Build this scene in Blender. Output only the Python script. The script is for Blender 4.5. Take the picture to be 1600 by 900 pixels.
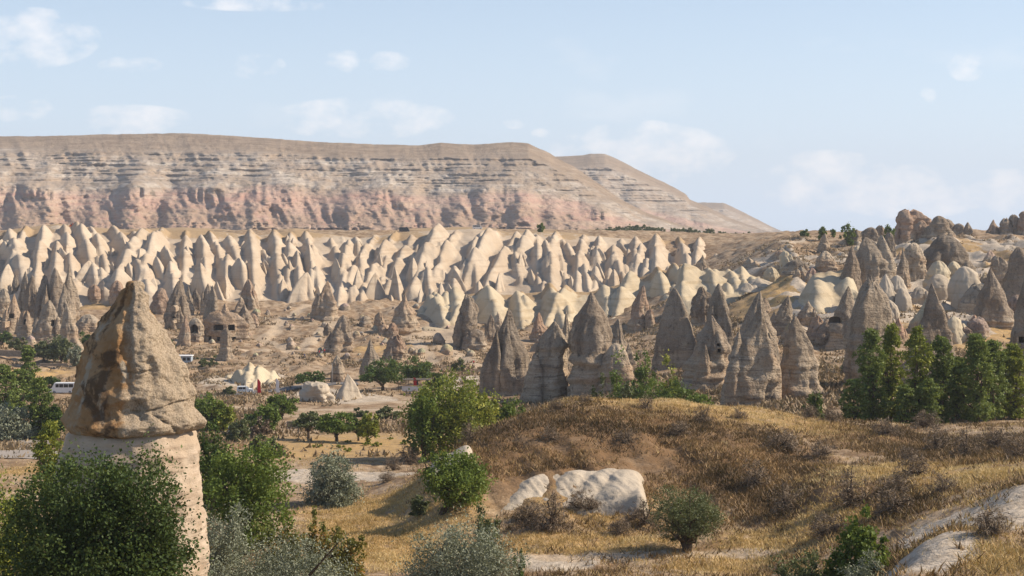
import bpy, math, random
import numpy as np
from mathutils import Vector, Matrix

for o in list(bpy.data.objects): bpy.data.objects.remove(o)
SC = bpy.context.scene
COL = SC.collection
# ------------------------------------------------------------------ camera
F = 2400.0; HY = 335.0          # focal length in photo pixels, row of the horizon
cam_d = bpy.data.cameras.new('camera'); cam = bpy.data.objects.new('camera', cam_d); COL.objects.link(cam)
cam_d.sensor_width = 36.0; cam_d.lens = F*36.0/1600.0; cam_d.shift_y = -(450.0-HY)/1600.0
cam_d.clip_start = 1.0; cam_d.clip_end = 60000.0
cam.location = (0,0,0); cam.rotation_euler = (math.radians(90),0,0)
SC.camera = cam
# ------------------------------------------------------------------ sun, sky, exposure
SUN_AZ, SUN_EL = 85.0, 37.0       # azimuth from the view axis towards the right
w = bpy.data.worlds.new('World'); SC.world = w; w.use_nodes = True
def build_world():
    nt = w.node_tree; N = nt.nodes; L = nt.links; N.clear()
    out = N.new('ShaderNodeOutputWorld'); bg = N.new('ShaderNodeBackground'); bg.inputs['Strength'].default_value = 0.105
    sky = N.new('ShaderNodeTexSky'); sky.sky_type = 'NISHITA'; sky.sun_disc = False
    sky.sun_elevation = math.radians(SUN_EL); sky.sun_rotation = math.radians(SUN_AZ)
    sky.altitude = 1100; sky.air_density = 1.0; sky.dust_density = 1.6; sky.ozone_density = 1.5
    tc = N.new('ShaderNodeTexCoord'); sep = N.new('ShaderNodeSeparateXYZ'); L.new(tc.outputs['Generated'], sep.inputs[0])
    def M(op, a, b=None, c=None, clamp=False):
        n = N.new('ShaderNodeMath'); n.operation = op; n.use_clamp = clamp
        for i, v in enumerate((a, b, c)):
            if v is None: continue
            if isinstance(v, (int, float)): n.inputs[i].default_value = v
            else: L.new(v, n.inputs[i])
        return n.outputs[0]
    yy = M('MAXIMUM', M('ABSOLUTE', sep.outputs[1]), 0.08)
    u = M('DIVIDE', sep.outputs[0], yy); v = M('DIVIDE', sep.outputs[2], yy)
    def noise(scale, detail, stretch):
        mp = N.new('ShaderNodeMapping'); mp.inputs['Scale'].default_value = (scale, scale, scale*stretch); L.new(tc.outputs['Generated'], mp.inputs[0])
        n = N.new('ShaderNodeTexNoise'); n.inputs['Scale'].default_value = 1; n.inputs['Detail'].default_value = detail; n.inputs['Roughness'].default_value = 0.55
        L.new(mp.outputs[0], n.inputs[0]); return n.outputs[0]
    n1 = noise(42, 7, 1.6); n2 = noise(9, 4, 2.5)
    # cumulus puffs seen in the photograph: centre px, centre row, half sizes, weight
    puffs = [(40,60,120,50,1.0),(205,102,55,15,.9),(400,103,48,22,1.0),(535,95,30,20,.8),(605,96,42,17,1.0),(565,185,150,34,.75),(200,188,110,26,.55),
             (25,170,60,22,.45),(420,5,140,14,.6),(1510,104,34,24,.9),(1450,148,14,14,.6),(1000,240,150,52,.75),(1125,235,32,22,.75),(1020,205,36,18,.6),
             (1290,285,120,52,.95),(1420,300,130,44,.85),(1580,300,90,38,.85),(1270,262,50,26,.8),(845,208,16,8,.5),(805,192,20,10,.5)]
    acc = None
    for (cx, cy, rx, ry, wt) in puffs:
        a = M('MULTIPLY', M('SUBTRACT', u, (cx-800)/F), F/rx); b = M('MULTIPLY', M('SUBTRACT', v, (HY-cy)/F), F/ry)
        d = M('SUBTRACT', 1.0, M('ADD', M('MULTIPLY', a, a), M('MULTIPLY', b, b)))
        d = M('MULTIPLY', M('MAXIMUM', d, 0.0), wt)
        acc = d if acc is None else M('MAXIMUM', acc, d)
    front = M('GREATER_THAN', sep.outputs[1], 0.0)
    acc = M('MULTIPLY', M('POWER', acc, 0.5), front)
    dens = M('ADD', M('MULTIPLY', acc, 0.75), M('MULTIPLY', M('SUBTRACT', n1, 0.5), 3.4))
    dens = M('MULTIPLY', M('SUBTRACT', dens, 0.14), 1.0, clamp=True)
    dens = M('MULTIPLY', dens, M('MINIMUM', M('MULTIPLY', acc, 3.0), 1.0))
    field = M('MULTIPLY', M('SUBTRACT', n2, 0.60), 2.5, clamp=True)                # thin veil anywhere in the sky
    dens = M('MAXIMUM', M('MULTIPLY', dens, 0.48), M('MULTIPLY', field, 0.35))
    elv = M('ABSOLUTE', sep.outputs[2])                                            # milky air towards the horizon, all round, clear above
    lowv = M('POWER', M('SUBTRACT', 1.0, M('MULTIPLY', elv, 1.5), clamp=True), 3.0)
    mx0 = N.new('ShaderNodeMix'); mx0.data_type = 'RGBA'; L.new(M('MULTIPLY', lowv, 0.95), mx0.inputs[0]); L.new(sky.outputs[0], mx0.inputs[6]); mx0.inputs[7].default_value = (5.5, 6.45, 7.75, 1)
    mx = N.new('ShaderNodeMix'); mx.data_type = 'RGBA'; L.new(dens, mx.inputs[0]); L.new(mx0.outputs[2], mx.inputs[6]); mx.inputs[7].default_value = (9.3, 8.7, 8.4, 1)
    L.new(mx.outputs[2], bg.inputs[0]); L.new(bg.outputs[0], out.inputs[0])
build_world()
w.cycles.sampling_method = 'MANUAL'; w.cycles.sample_map_resolution = 256
sd = bpy.data.lights.new('sun', 'SUN'); sd.energy = 4.7; sd.angle = math.radians(0.55); sd.color = (1.0, 0.87, 0.70)
sun = bpy.data.objects.new('sun', sd); COL.objects.link(sun)
az, el = math.radians(SUN_AZ), math.radians(SUN_EL)
sdir = Vector((math.sin(az)*math.cos(el), math.cos(az)*math.cos(el), math.sin(el)))
sun.rotation_euler = sdir.to_track_quat('Z', 'Y').to_euler()
sun.location = sdir*200
SC.view_settings.view_transform = 'Standard'; SC.view_settings.look = 'None'; SC.view_settings.gamma = 1.0
SC.view_settings.exposure = 0.40; SC.view_settings.use_curve_mapping = False
SC.render.engine = 'CYCLES'
SC.cycles.max_bounces = 4; SC.cycles.diffuse_bounces = 2; SC.cycles.volume_bounces = 0; SC.cycles.transparent_max_bounces = 4

# ------------------------------------------------------------------ numeric helpers
def _h(ix, iy, iz, seed):
    n = (ix.astype(np.int64)*374761393 + iy.astype(np.int64)*668265263 + iz.astype(np.int64)*2147483647 + seed*144665) & 0xffffffff
    n = ((n ^ (n >> 13))*1274126177) & 0xffffffff
    n = (n ^ (n >> 16))
    return (n & 0xffff)/65535.0
def vn(x, y, z=None, seed=0):
    """value noise in -1..1"""
    x = np.asarray(x, float); y = np.asarray(y, float)
    x, y = np.broadcast_arrays(x, y)
    fx, fy = np.floor(x), np.floor(y); tx, ty = x-fx, y-fy
    tx = tx*tx*tx*(tx*(tx*6-15)+10); ty = ty*ty*ty*(ty*(ty*6-15)+10)
    ix, iy = fx.astype(np.int64), fy.astype(np.int64)
    def lay(iz):
        a = _h(ix,iy,iz,seed); b = _h(ix+1,iy,iz,seed); c = _h(ix,iy+1,iz,seed); d = _h(ix+1,iy+1,iz,seed)
        return (a*(1-tx)+b*tx)*(1-ty)+(c*(1-tx)+d*tx)*ty
    if z is None: return lay(np.zeros_like(ix))*2-1
    z = np.broadcast_to(np.asarray(z, float), x.shape)
    fz = np.floor(z); tz = z-fz; tz = tz*tz*(3-2*tz); iz = fz.astype(np.int64)
    return (lay(iz)*(1-tz)+lay(iz+1)*tz)*2-1
def fbm(x, y, z=None, seed=0, octv=4, gain=0.5):
    s = 0; a = 1; t = 0; k = 1.0
    for i in range(octv):
        s = s + a*vn(np.asarray(x)*k+i*7.3, np.asarray(y)*k+i*3.1, None if z is None else np.asarray(z)*k+i*5.7, seed+i*17); t += a; a *= gain; k *= 2.03
    return s/t
def ridged(x, y, z=None, seed=0, octv=2):
    s = 0; a = 1; t = 0; k = 1.0
    for i in range(octv):
        s = s + a*(1-np.abs(vn(np.asarray(x)*k+i*7.3, np.asarray(y)*k+i*3.1, None if z is None else np.asarray(z)*k, seed+i*17))*2); t += a; a *= 0.5; k *= 2.1
    return s/t
def sstep(a, b, x):
    t = np.clip((np.asarray(x, float)-a)/(b-a), 0, 1); return t*t*(3-2*t)
def mesh(name, V, Fc, mat=None, smooth=True, attrs=None, fattrs=None):
    V = np.ascontiguousarray(V, dtype=np.float32); Fc = np.ascontiguousarray(Fc, dtype=np.int32)
    me = bpy.data.meshes.new(name); n, k = Fc.shape
    me.vertices.add(len(V)); me.vertices.foreach_set('co', V.ravel())
    me.loops.add(n*k); me.loops.foreach_set('vertex_index', Fc.ravel())
    me.polygons.add(n); me.polygons.foreach_set('loop_start', np.arange(0, n*k, k, dtype=np.int32))
    me.update(calc_edges=True)
    if smooth: me.polygons.foreach_set('use_smooth', np.ones(n, dtype=bool))
    for kk, a in (attrs or {}).items():
        at = me.attributes.new(kk, 'FLOAT', 'POINT'); at.data.foreach_set('value', np.ascontiguousarray(a, dtype=np.float32).ravel())
    for kk, a in (fattrs or {}).items():
        at = me.attributes.new(kk, 'FLOAT', 'FACE'); at.data.foreach_set('value', np.ascontiguousarray(a, dtype=np.float32).ravel())
    if mat: me.materials.append(mat)
    return me
def obj(name, me, parent=None, loc=(0,0,0), color=None):
    o = bpy.data.objects.new(name, me); COL.objects.link(o); o.location = loc
    if parent is not None: o.parent = parent
    if color: o.color = color
    return o
def tag(o, label, cat, group=None):
    o['label'] = label; o['category'] = cat
    if group: o['group'] = group
    return o
def empty(name, loc, label, cat, group=None, rz=0):
    o = bpy.data.objects.new(name, None); COL.objects.link(o); o.location = loc; o.rotation_euler.z = rz; o.empty_display_size = 0.5
    return tag(o, label, cat, group)
def gridfaces(nr, nc):
    i = np.arange(nr*nc).reshape(nr, nc)
    return np.stack([i[:-1,:-1], i[:-1,1:], i[1:,1:], i[1:,:-1]], -1).reshape(-1, 4)
class MB:
    """small mesh builder for hard things: boxes, tubes, prisms"""
    def __init__(s): s.v = []; s.f = []
    def box(s, c, d, rz=0, taper=1.0):
        x, y, z = (k/2 for k in d); b = len(s.v); ca, sa = math.cos(rz), math.sin(rz)
        for k in (-1, 1):
            for (i, j) in ((-1,-1),(1,-1),(1,1),(-1,1)):
                t = taper if k > 0 else 1.0
                px, py = i*x*t, j*y*t
                s.v.append((c[0]+px*ca-py*sa, c[1]+px*sa+py*ca, c[2]+k*z))
        s.f += [tuple(b+i for i in q) for q in ((0,3,2,1),(4,5,6,7),(0,1,5,4),(1,2,6,5),(2,3,7,6),(3,0,4,7))]; return s
    def prism(s, pts, y0, y1):
        """outline in x,z pushed from y0 to y1"""
        b = len(s.v); n = len(pts)
        s.v += [(p[0], y0, p[1]) for p in pts]+[(p[0], y1, p[1]) for p in pts]
        s.f += [tuple(range(b, b+n)), tuple(range(b+2*n-1, b+n-1, -1))]
        for i in range(n): j = (i+1) % n; s.f.append((b+j, b+i, b+n+i, b+n+j))
        return s
    def tube(s, pts, rads, n=8, cap=True):
        b = len(s.v); pts = [Vector(p) for p in pts]
        for i, p in enumerate(pts):
            d = (pts[min(i+1, len(pts)-1)]-pts[max(i-1, 0)]).normalized()
            a = d.orthogonal().normalized(); c = d.cross(a)
            for k in range(n):
                t = 2*math.pi*k/n; q = p+(a*math.cos(t)+c*math.sin(t))*rads[i]; s.v.append(tuple(q))
        for i in range(len(pts)-1):
            for k in range(n):
                s.f.append((b+i*n+k, b+i*n+(k+1) % n, b+(i+1)*n+(k+1) % n, b+(i+1)*n+k))
        if cap: s.f += [tuple(b+k for k in range(n-1, -1, -1)), tuple(b+(len(pts)-1)*n+k for k in range(n))]
        return s
    def build(s, name, mat, parent=None, smooth=False, loc=(0,0,0)):
        me = bpy.data.meshes.new(name); me.from_pydata(s.v, [], s.f); me.materials.append(mat)
        if smooth: me.polygons.foreach_set('use_smooth', np.ones(len(me.polygons), dtype=bool))
        me.update(); return obj(name, me, parent, loc)

# ------------------------------------------------------------------ materials
def newmat(name, rough=0.95, spec=0.15):
    m = bpy.data.materials.new(name); m.use_nodes = True; nt = m.node_tree; b = nt.nodes['Principled BSDF']
    b.inputs['Roughness'].default_value = rough; b.inputs['Specular IOR Level'].default_value = spec
    return m, nt, b
class NT:
    def __init__(s, nt): s.nt = nt; s.N = nt.nodes; s.L = nt.links; s.pos = None
    def node(s, t): return s.N.new(t)
    def put(s, sock, v):
        if v is None: return
        if isinstance(v, (int, float)): sock.default_value = v
        elif isinstance(v, tuple): sock.default_value = v if len(v) == 4 or sock.type == 'VECTOR' else (*v, 1)
        else: s.L.new(v, sock)
    def P(s):
        if s.pos is None: s.pos = s.node('ShaderNodeNewGeometry').outputs['Position']
        return s.pos
    def noise(s, scale, detail=4, rough=0.55, sc=(1,1,1), dist=0.0, vec=None):
        mp = s.node('ShaderNodeMapping'); mp.inputs['Scale'].default_value = tuple(scale*k for k in sc); s.L.new(vec or s.P(), mp.inputs[0])
        n = s.node('ShaderNodeTexNoise'); n.inputs['Scale'].default_value = 1; n.inputs['Detail'].default_value = detail; n.inputs['Roughness'].default_value = rough; n.inputs['Distortion'].default_value = dist
        s.L.new(mp.outputs[0], n.inputs[0]); return n.outputs[0]
    def vor(s, scale, feat='F1', sc=(1,1,1)):
        mp = s.node('ShaderNodeMapping'); mp.inputs['Scale'].default_value = tuple(scale*k for k in sc); s.L.new(s.P(), mp.inputs[0])
        n = s.node('ShaderNodeTexVoronoi'); n.feature = feat; n.inputs['Scale'].default_value = 1; s.L.new(mp.outputs[0], n.inputs[0]); return n.outputs['Distance']
    def math(s, op, a, b=None, clamp=False):
        n = s.node('ShaderNodeMath'); n.operation = op; n.use_clamp = clamp; s.put(n.inputs[0], a); s.put(n.inputs[1], b); return n.outputs[0]
    def rng(s, v, a, b, lo=0.0, hi=1.0):
        n = s.node('ShaderNodeMapRange'); n.interpolation_type = 'SMOOTHSTEP'; s.put(n.inputs[0], v); n.inputs[1].default_value = a; n.inputs[2].default_value = b; n.inputs[3].default_value = lo; n.inputs[4].default_value = hi; return n.outputs[0]
    def mix(s, f, a, b, mode='MIX'):
        n = s.node('ShaderNodeMix'); n.data_type = 'RGBA'; n.blend_type = mode; s.put(n.inputs[0], f); s.put(n.inputs[6], a); s.put(n.inputs[7], b); return n.outputs[2]
    def attr(s, name):
        n = s.node('ShaderNodeAttribute'); n.attribute_name = name; return n.outputs['Fac']
    def bump(s, h, strength, dist, b):
        n = s.node('ShaderNodeBump'); n.inputs['Strength'].default_value = strength; n.inputs['Distance'].default_value = dist; s.L.new(h, n.inputs['Height']); s.L.new(n.outputs[0], b.inputs['Normal'])
    def val(s, f, a, b):     # brightness wobble
        return s.rng(f, 0.3, 0.7, a, b)
def plain(name, col, rough=0.8, spec=0.3, var=0.12, scale=2.0, metal=0.0):
    m, nt, b = newmat(name, rough, spec); t = NT(nt); n = t.noise(scale, 4)
    c = t.mix(n, tuple(k*(1-var) for k in col), tuple(min(1, k*(1+var)) for k in col)); t.put(b.inputs['Base Color'], c); b.inputs['Metallic'].default_value = metal
    return m
def mat_ground():
    m, nt, b = newmat('ground_soil', 1.0, 0.05); t = NT(nt)
    n1 = t.noise(0.035, 5); n2 = t.noise(0.33, 5, 0.62); n3 = t.noise(2.4, 4, 0.65)
    c = t.mix(t.rng(n1, .35, .65), (.40,.28,.175), (.51,.385,.26))
    c = t.mix(t.rng(n2, .43, .62), c, (.26,.175,.105))
    c = t.mix(t.math('MULTIPLY', t.rng(n2, .52, .34), .5), c, (.52,.41,.29))
    g = t.math('MULTIPLY', t.attr('gold'), t.rng(t.noise(.6, 4), .25, .55), True)
    c = t.mix(g, c, t.mix(t.rng(n3, .35, .65), (.50,.315,.125), (.60,.42,.20)))
    c = t.mix(t.math('MULTIPLY', t.attr('brown'), t.rng(n2, .3, .55, .75, 1.0)), c, t.mix(n3, (.14,.08,.04), (.29,.18,.092)))
    pf = t.rng(t.math('ADD', t.attr('pale'), t.math('MULTIPLY', t.math('SUBTRACT', t.noise(.5, 6, .6), .5), .9)), .3, .62)
    c = t.mix(pf, c, t.mix(t.rng(n2, .3, .7), (.50,.42,.325), (.64,.55,.44)))
    c = t.mix(t.rng(t.math('ADD', t.attr('path'), t.math('MULTIPLY', t.math('SUBTRACT', n2, .5), .5)), .3, .6), c, t.mix(n3, (.50,.385,.265), (.60,.48,.35)))
    c = t.mix(t.rng(n3, .3, .7), c, t.mix(.5, c, (.12,.08,.05)), 'MIX')
    t.put(b.inputs['Base Color'], c)
    t.bump(t.math('ADD', n2, t.math('MULTIPLY', n3, .35)), .55, .8, b)
    return m
def mat_rock():
    """weathered tuff: Object colour = patina, alpha = how far down the patina reaches; hf = height fraction"""
    m, nt, b = newmat('weathered_tuff', 1.0, 0.08); t = NT(nt)
    oi = t.node('ShaderNodeObjectInfo'); pc = oi.outputs['Color']; al = oi.outputs['Alpha']
    n1 = t.noise(.16, 5, .6); n2 = t.noise(.8, 5, .62); n3 = t.noise(3.5, 4, .7)
    st = t.noise(.9, 4, .6, (.06,.06,1.0), .3); streak = t.noise(.55, 4, .6, (1,1,.10))
    low = t.mix(t.rng(st, .38, .62), (.38,.29,.20), (.55,.445,.325))
    low = t.mix(t.math('MULTIPLY', t.rng(n1, .42, .62), .7), low, (.42,.28,.175))
    low = t.mix(t.math('MULTIPLY', t.rng(st, .57, .63), .75), low, (.19,.145,.105))
    top = t.mix(t.rng(n1, .3, .7), pc, t.mix(.42, pc, (.52,.44,.35)))
    top = t.mix(t.math('MULTIPLY', t.rng(streak, .48, .66), .6), top, t.mix(.55, pc, (.07,.055,.045)))
    k = t.math('ADD', t.attr('hf'), t.math('MULTIPLY', t.math('SUBTRACT', n1, .5), 1.3)); k = t.math('ADD', k, t.math('MULTIPLY', t.math('SUBTRACT', streak, .5), 1.0))
    kk = t.rng(t.math('SUBTRACT', k, t.math('SUBTRACT', 1.0, al)), -.12, .14)
    c = t.mix(kk, low, top)
    c = t.mix(t.rng(n3, .35, .75), t.mix(.10, c, (.9,.78,.62)), t.mix(.28, c, (.06,.045,.035)))
    c = t.mix(t.math('MULTIPLY', t.rng(n2, .57, .68), .6), c, (.10,.075,.055))
    t.put(b.inputs['Base Color'], c)
    t.bump(t.math('ADD', t.math('ADD', n2, t.math('MULTIPLY', n3, .3)), t.math('MULTIPLY', st, .8)), .85, 1.2, b)
    return m
def mat_pale(name, c0, c1, c2, band=0.5):
    """smooth pale tuff of the ridge cones"""
    m, nt, b = newmat(name, 1.0, 0.06); t = NT(nt)
    n1 = t.noise(.05, 4); n2 = t.noise(.45, 5, .6); st = t.noise(.5, 4, .6, (.05,.05,1.0)); run = t.noise(.9, 4, .6, (1,1,.08))
    c = t.mix(t.rng(n1, .35, .65), c0, c1)
    c = t.mix(t.math('MULTIPLY', t.rng(st, .5, .68), band), c, c2)
    c = t.mix(t.math('MULTIPLY', t.rng(run, .5, .72), .35), c, t.mix(.5, c2, c0))
    c = t.mix(t.math('MULTIPLY', t.rng(n2, .56, .72), .4), c, c2)
    dry = t.rng(t.math('ADD', t.attr('dry'), t.math('MULTIPLY', t.math('SUBTRACT', n2, .5), .8)), .42, .6)
    c = t.mix(dry, c, t.mix(t.noise(1.2, 3), (.30,.20,.115), (.46,.34,.20)))
    t.put(b.inputs['Base Color'], c); t.bump(t.math('ADD', n2, t.math('MULTIPLY', run, .6)), .5, .6, b)
    return m
def mat_mesa():
    m, nt, b = newmat('mesa_strata', 1.0, 0.05); t = NT(nt)
    sep = t.node('ShaderNodeSeparateXYZ'); t.L.new(t.P(), sep.inputs[0]); z = sep.outputs[2]
    n1 = t.noise(.006, 5, .6); n2 = t.noise(.03, 5, .65); n3 = t.noise(.12, 4, .7)
    st = t.noise(.19, 6, .72, (.03,.03,1.0), .5); st2 = t.noise(.035, 3, .6, (.06,.06,1.0))
    h = t.attr('lev')      # 0 foot, 1 pink cliff top, 2 rim
    hw = t.math('ADD', h, t.math('MULTIPLY', t.math('SUBTRACT', n1, .5), .5))
    pink = t.mix(t.rng(n2, .35, .65), (.42,.255,.20), (.50,.345,.275))
    pink = t.mix(t.rng(st, .44, .62), pink, (.52,.39,.295))
    pink = t.mix(t.math('MULTIPLY', t.rng(n3, .52, .7), .5), pink, (.30,.19,.13))
    cream = t.mix(t.math('MULTIPLY', t.rng(st, .40, .60), t.rng(n2, .62, .35, .35, 1.0)), (.33,.265,.21), (.54,.47,.39))
    cream = t.mix(t.rng(n2, .44, .62), cream, (.40,.31,.23))
    cream = t.mix(t.math('MULTIPLY', t.rng(n3, .54, .68), .55), cream, (.22,.175,.13))
    top = t.mix(t.rng(n2, .35, .65), (.245,.18,.125), (.34,.255,.18)); top = t.mix(t.math('MULTIPLY', t.rng(st, .55, .68), .5), top, (.46,.38,.30))
    cream = t.mix(t.math('MULTIPLY', t.rng(st2, .5, .62), .5), cream, (.27,.205,.15)); c = t.mix(t.rng(hw, .78, 1.02), pink, cream); c = t.mix(t.rng(hw, 1.62, 1.86), c, top)
    c = t.mix(t.math('MULTIPLY', t.attr('talus'), t.rng(n2, .3, .5)), c, t.mix(n3, (.30,.21,.145), (.40,.29,.205)))
    c = t.mix(t.math('MULTIPLY', t.rng(t.noise(.09, 2, .5), .62, .70), .6), c, (.13,.115,.075))
    t.put(b.inputs['Base Color'], c); t.bump(t.math('ADD', n3, t.math('MULTIPLY', st, 1.0)), .7, 5.0, b)
    return m
def mat_leaf(name, c0, c1, c2, trans=0.25):
    m = bpy.data.materials.new(name); m.use_nodes = True; nt = m.node_tree; N = nt.nodes; b = N['Principled BSDF']; t = NT(nt)
    b.inputs['Roughness'].default_value = .6; b.inputs['Specular IOR Level'].default_value = .25
    v = t.attr('v'); oi = t.node('ShaderNodeObjectInfo')
    c = t.mix(t.rng(v, 0, .55), c0, c1); c = t.mix(t.rng(v, .55, 1.0), c, c2)
    c = t.mix(t.math('MULTIPLY', oi.outputs['Random'], .35), c, t.mix(.5, c, c2))
    t.put(b.inputs['Base Color'], c)
    tr = N.new('ShaderNodeBsdfTranslucent'); t.put(tr.inputs[0], t.mix(.35, c, (.35,.38,.05)))
    ms = N.new('ShaderNodeMixShader'); ms.inputs[0].default_value = trans; out = [n for n in N if n.type == 'OUTPUT_MATERIAL'][0]
    nt.links.new(b.outputs[0], ms.inputs[1]); nt.links.new(tr.outputs[0], ms.inputs[2]); nt.links.new(ms.outputs[0], out.inputs[0])
    return m
GROUND = mat_ground(); ROCK = mat_rock(); MESA = mat_mesa()
CREAM = mat_pale('cream_tuff', (.46,.365,.265), (.53,.44,.335), (.33,.245,.17))
YELLOW = mat_pale('banded_yellow_tuff', (.47,.385,.265), (.53,.45,.32), (.36,.275,.17), .7)
WHITE = mat_pale('white_tuff', (.44,.37,.285), (.52,.445,.35), (.33,.265,.19), .5)
BARK = plain('bark', (.10,.075,.055), .95, .1, .4, 6); DARK = plain('cave_shade', (.10,.075,.055), 1, .05, .3, 1.5)  # DARK: dark colour standing in for the shade inside rock openings
L_DARK = mat_leaf('leaf_dark', (0.030,0.057,0.014), (0.061,0.105,0.024), (0.135,0.189,0.047))
L_GREEN = mat_leaf('leaf_green', (0.061,0.101,0.019), (0.115,0.169,0.030), (0.203,0.257,0.047))
L_YELLOW = mat_leaf("leaf_yellowgreen", (.09,.125,.02), (.20,.235,.035), (.38,.36,.06))
L_SILVER = mat_leaf('leaf_silver', (.13,.145,.10), (.23,.25,.175), (.36,.375,.27), .15)
L_OLIVE = mat_leaf('leaf_olive', (0.068,0.088,0.034), (0.115,0.135,0.054), (0.189,0.203,0.095), .15)
L_RUST = mat_leaf('leaf_rust', (0.068,0.095,0.020), (0.135,0.142,0.027), (0.405,0.189,0.041))
L_DRY = mat_leaf('twig_dry', (0.115,0.081,0.057), (0.203,0.149,0.101), (0.311,0.230,0.155), .05)
L_POP = mat_leaf("leaf_poplar", (.065,.10,.022), (.135,.185,.042), (.27,.32,.085))
# ------------------------------------------------------------------ terrain height: profiles (distance, photo row) at several bearings
FLOOR = [(8,-3.2),(40,-13),(60,-20),(70,-23.5),(90,-25.5),(110,-27),(130,-28.5),(150,-30),(170,-32),(190,-34),(215,-36),(250,-39),(300,-42),(350,-44.5),(420,-47.5),(500,-49),(560,-49.5),(620,-48),(680,-45.5),(720,-43),
         (760,-37),(860,-14),(900,-10.5),(1000,-10.6),(1300,-15.6),(2000,-25),(4000,-50),(6000,-74)]
def col(*pr):      # list of (Y, row); hands over to the floor before the first and after the last
    return [(Y, -(r-HY)/F*Y) for Y, r in pr]
def merge(pr):
    lo, hi = pr[0][0], pr[-1][0]
    return [p for p in FLOOR if p[0] < lo-6] + pr + [p for p in FLOOR if p[0] > hi+25]
RIGHT_FAR = [(330,585),(380,540),(420,505),(480,462),(540,428),(600,397),(640,380),(700,369),(800,363.5),(1000,362)]
COLS = {
 -700: FLOOR, 0: FLOOR, 300: FLOOR, 560: FLOOR, 640: merge(col((130,866),(150,806),(170,765),(190,745),(215,735))),
 690: merge(col((128,866),(139,815),(147,755),(156,722),(168,715),(185,730),(215,740))),
 740: merge(col((128,864),(138,812),(146,755),(155,712),(165,684),(175,680),(186,705),(215,735))),
 800: merge(col((128,860),(138,812),(147,752),(157,703),(168,662),(177,648),(190,668),(215,720))),
 880: merge(col((127,862),(137,812),(147,748),(157,698),(168,655),(178,623),(190,622),(206,655),(232,695))),
 1000: merge(col((126,864),(136,815),(147,758),(157,706),(168,662),(178,631),(191,626),(206,652),(232,692),(300,650),(350,612),(420,565),(500,528),(560,508),(620,490),(680,470),(720,455))),
 1150: merge(col((124,866),(134,820),(145,766),(157,712),(170,668),(180,645),(192,633),(208,650),(235,680),(300,634),(350,585),(420,530),(500,490),(560,462),(620,432),(680,408),(740,390),(800,378),(880,371),(1000,366))),
 1220: merge(col((115,885),(125,850),(136,806),(148,762),(160,712),(173,672),(183,652),(195,640),(210,662),(235,676),(300,622))+col(*RIGHT_FAR)),
 1300: merge(col((104,905),(116,862),(126,806),(136,748),(144,733),(156,716),(170,690),(184,668),(196,655),(212,672),(240,672),(300,612))+col(*RIGHT_FAR)),
 1380: merge(col((62,1010),(70,945),(79,884),(84,905),(93,905),(101,884),(112,848),(122,798),(132,758),(143,738),(157,716),(172,690),(188,671),(200,660),(214,672),(240,668),(300,606))+col(*RIGHT_FAR)),
 1450: merge(col((62,1030),(77,898),(88,826),(92,845),(101,854),(110,815),(120,782),(131,752),(145,734),(165,706),(185,682),(200,666),(215,672),(240,664),(300,602))+col(*RIGHT_FAR)),
 1600: merge(col((62,1030),(75,905),(90,808),(104,747),(108,757),(116,750),(124,731),(140,706),(165,686),(185,672),(200,662),(215,664),(240,655),(300,590))+col(*RIGHT_FAR)),
 1750: merge(col((62,1030),(75,905),(90,806),(105,740),(118,702),(126,712),(140,692),(165,676),(200,655),(240,640),(300,575))+col(*RIGHT_FAR)),
 2600: merge(col((62,1030),(75,905),(90,806),(105,740),(118,702),(126,712),(140,692),(165,676),(200,655),(240,640),(300,575))+col(*RIGHT_FAR)),
}
def build_table():
    pxs = np.arange(-700, 2601, 10.0); ys = np.concatenate([np.arange(8, 1001, 1.0)])
    keys = sorted(COLS); Z = np.zeros((len(keys), len(ys)))
    for i, k in enumerate(keys):
        c = COLS[k]; a = np.array([p[0] for p in c], float); b = np.array([p[1] for p in c], float)
        Z[i] = np.interp(ys, a, b)
    # smooth blend between bearings
    out = np.zeros((len(pxs), len(ys))); ka = np.array(keys, float)
    idx = np.clip(np.searchsorted(ka, pxs, 'right')-1, 0, len(ka)-2); t = (pxs-ka[idx])/(ka[idx+1]-ka[idx])
    out = Z[idx]*(1-t)[:,None]+Z[idx+1]*t[:,None]
    def blur(A, n, ax):
        k = np.exp(-0.5*(np.arange(-3*n, 3*n+1)/n)**2); k /= k.sum(); pad = [(0,0),(0,0)]; pad[ax] = (3*n, 3*n); B = np.pad(A, pad, mode='edge')
        return np.apply_along_axis(lambda v: np.convolve(v, k, 'valid'), ax, B)
    out = blur(out, 2, 0)
    near = blur(out, 2, 1); far = blur(out, 9, 1); wgt = sstep(230, 330, ys)[None,:]
    return pxs, ys, near*(1-wgt)+far*wgt
TPX, TY, TZ = build_table()
def base_h(X, Y):
    X = np.asarray(X, float); Y = np.asarray(Y, float)
    px = np.clip(800+F*X/Y, -700, 2599); yy = np.clip(Y, 8, 999.0)
    i = (px+700)/10; j = yy-8; i0 = np.clip(i.astype(int), 0, len(TPX)-2); j0 = np.clip(j.astype(int), 0, len(TY)-2); a = i-i0; b = j-j0
    z = (TZ[i0,j0]*(1-a)+TZ[i0+1,j0]*a)*(1-b)+(TZ[i0,j0+1]*(1-a)+TZ[i0+1,j0+1]*a)*b
    return np.where(Y > 999, z-(Y-999)*0.0122, z)
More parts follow.
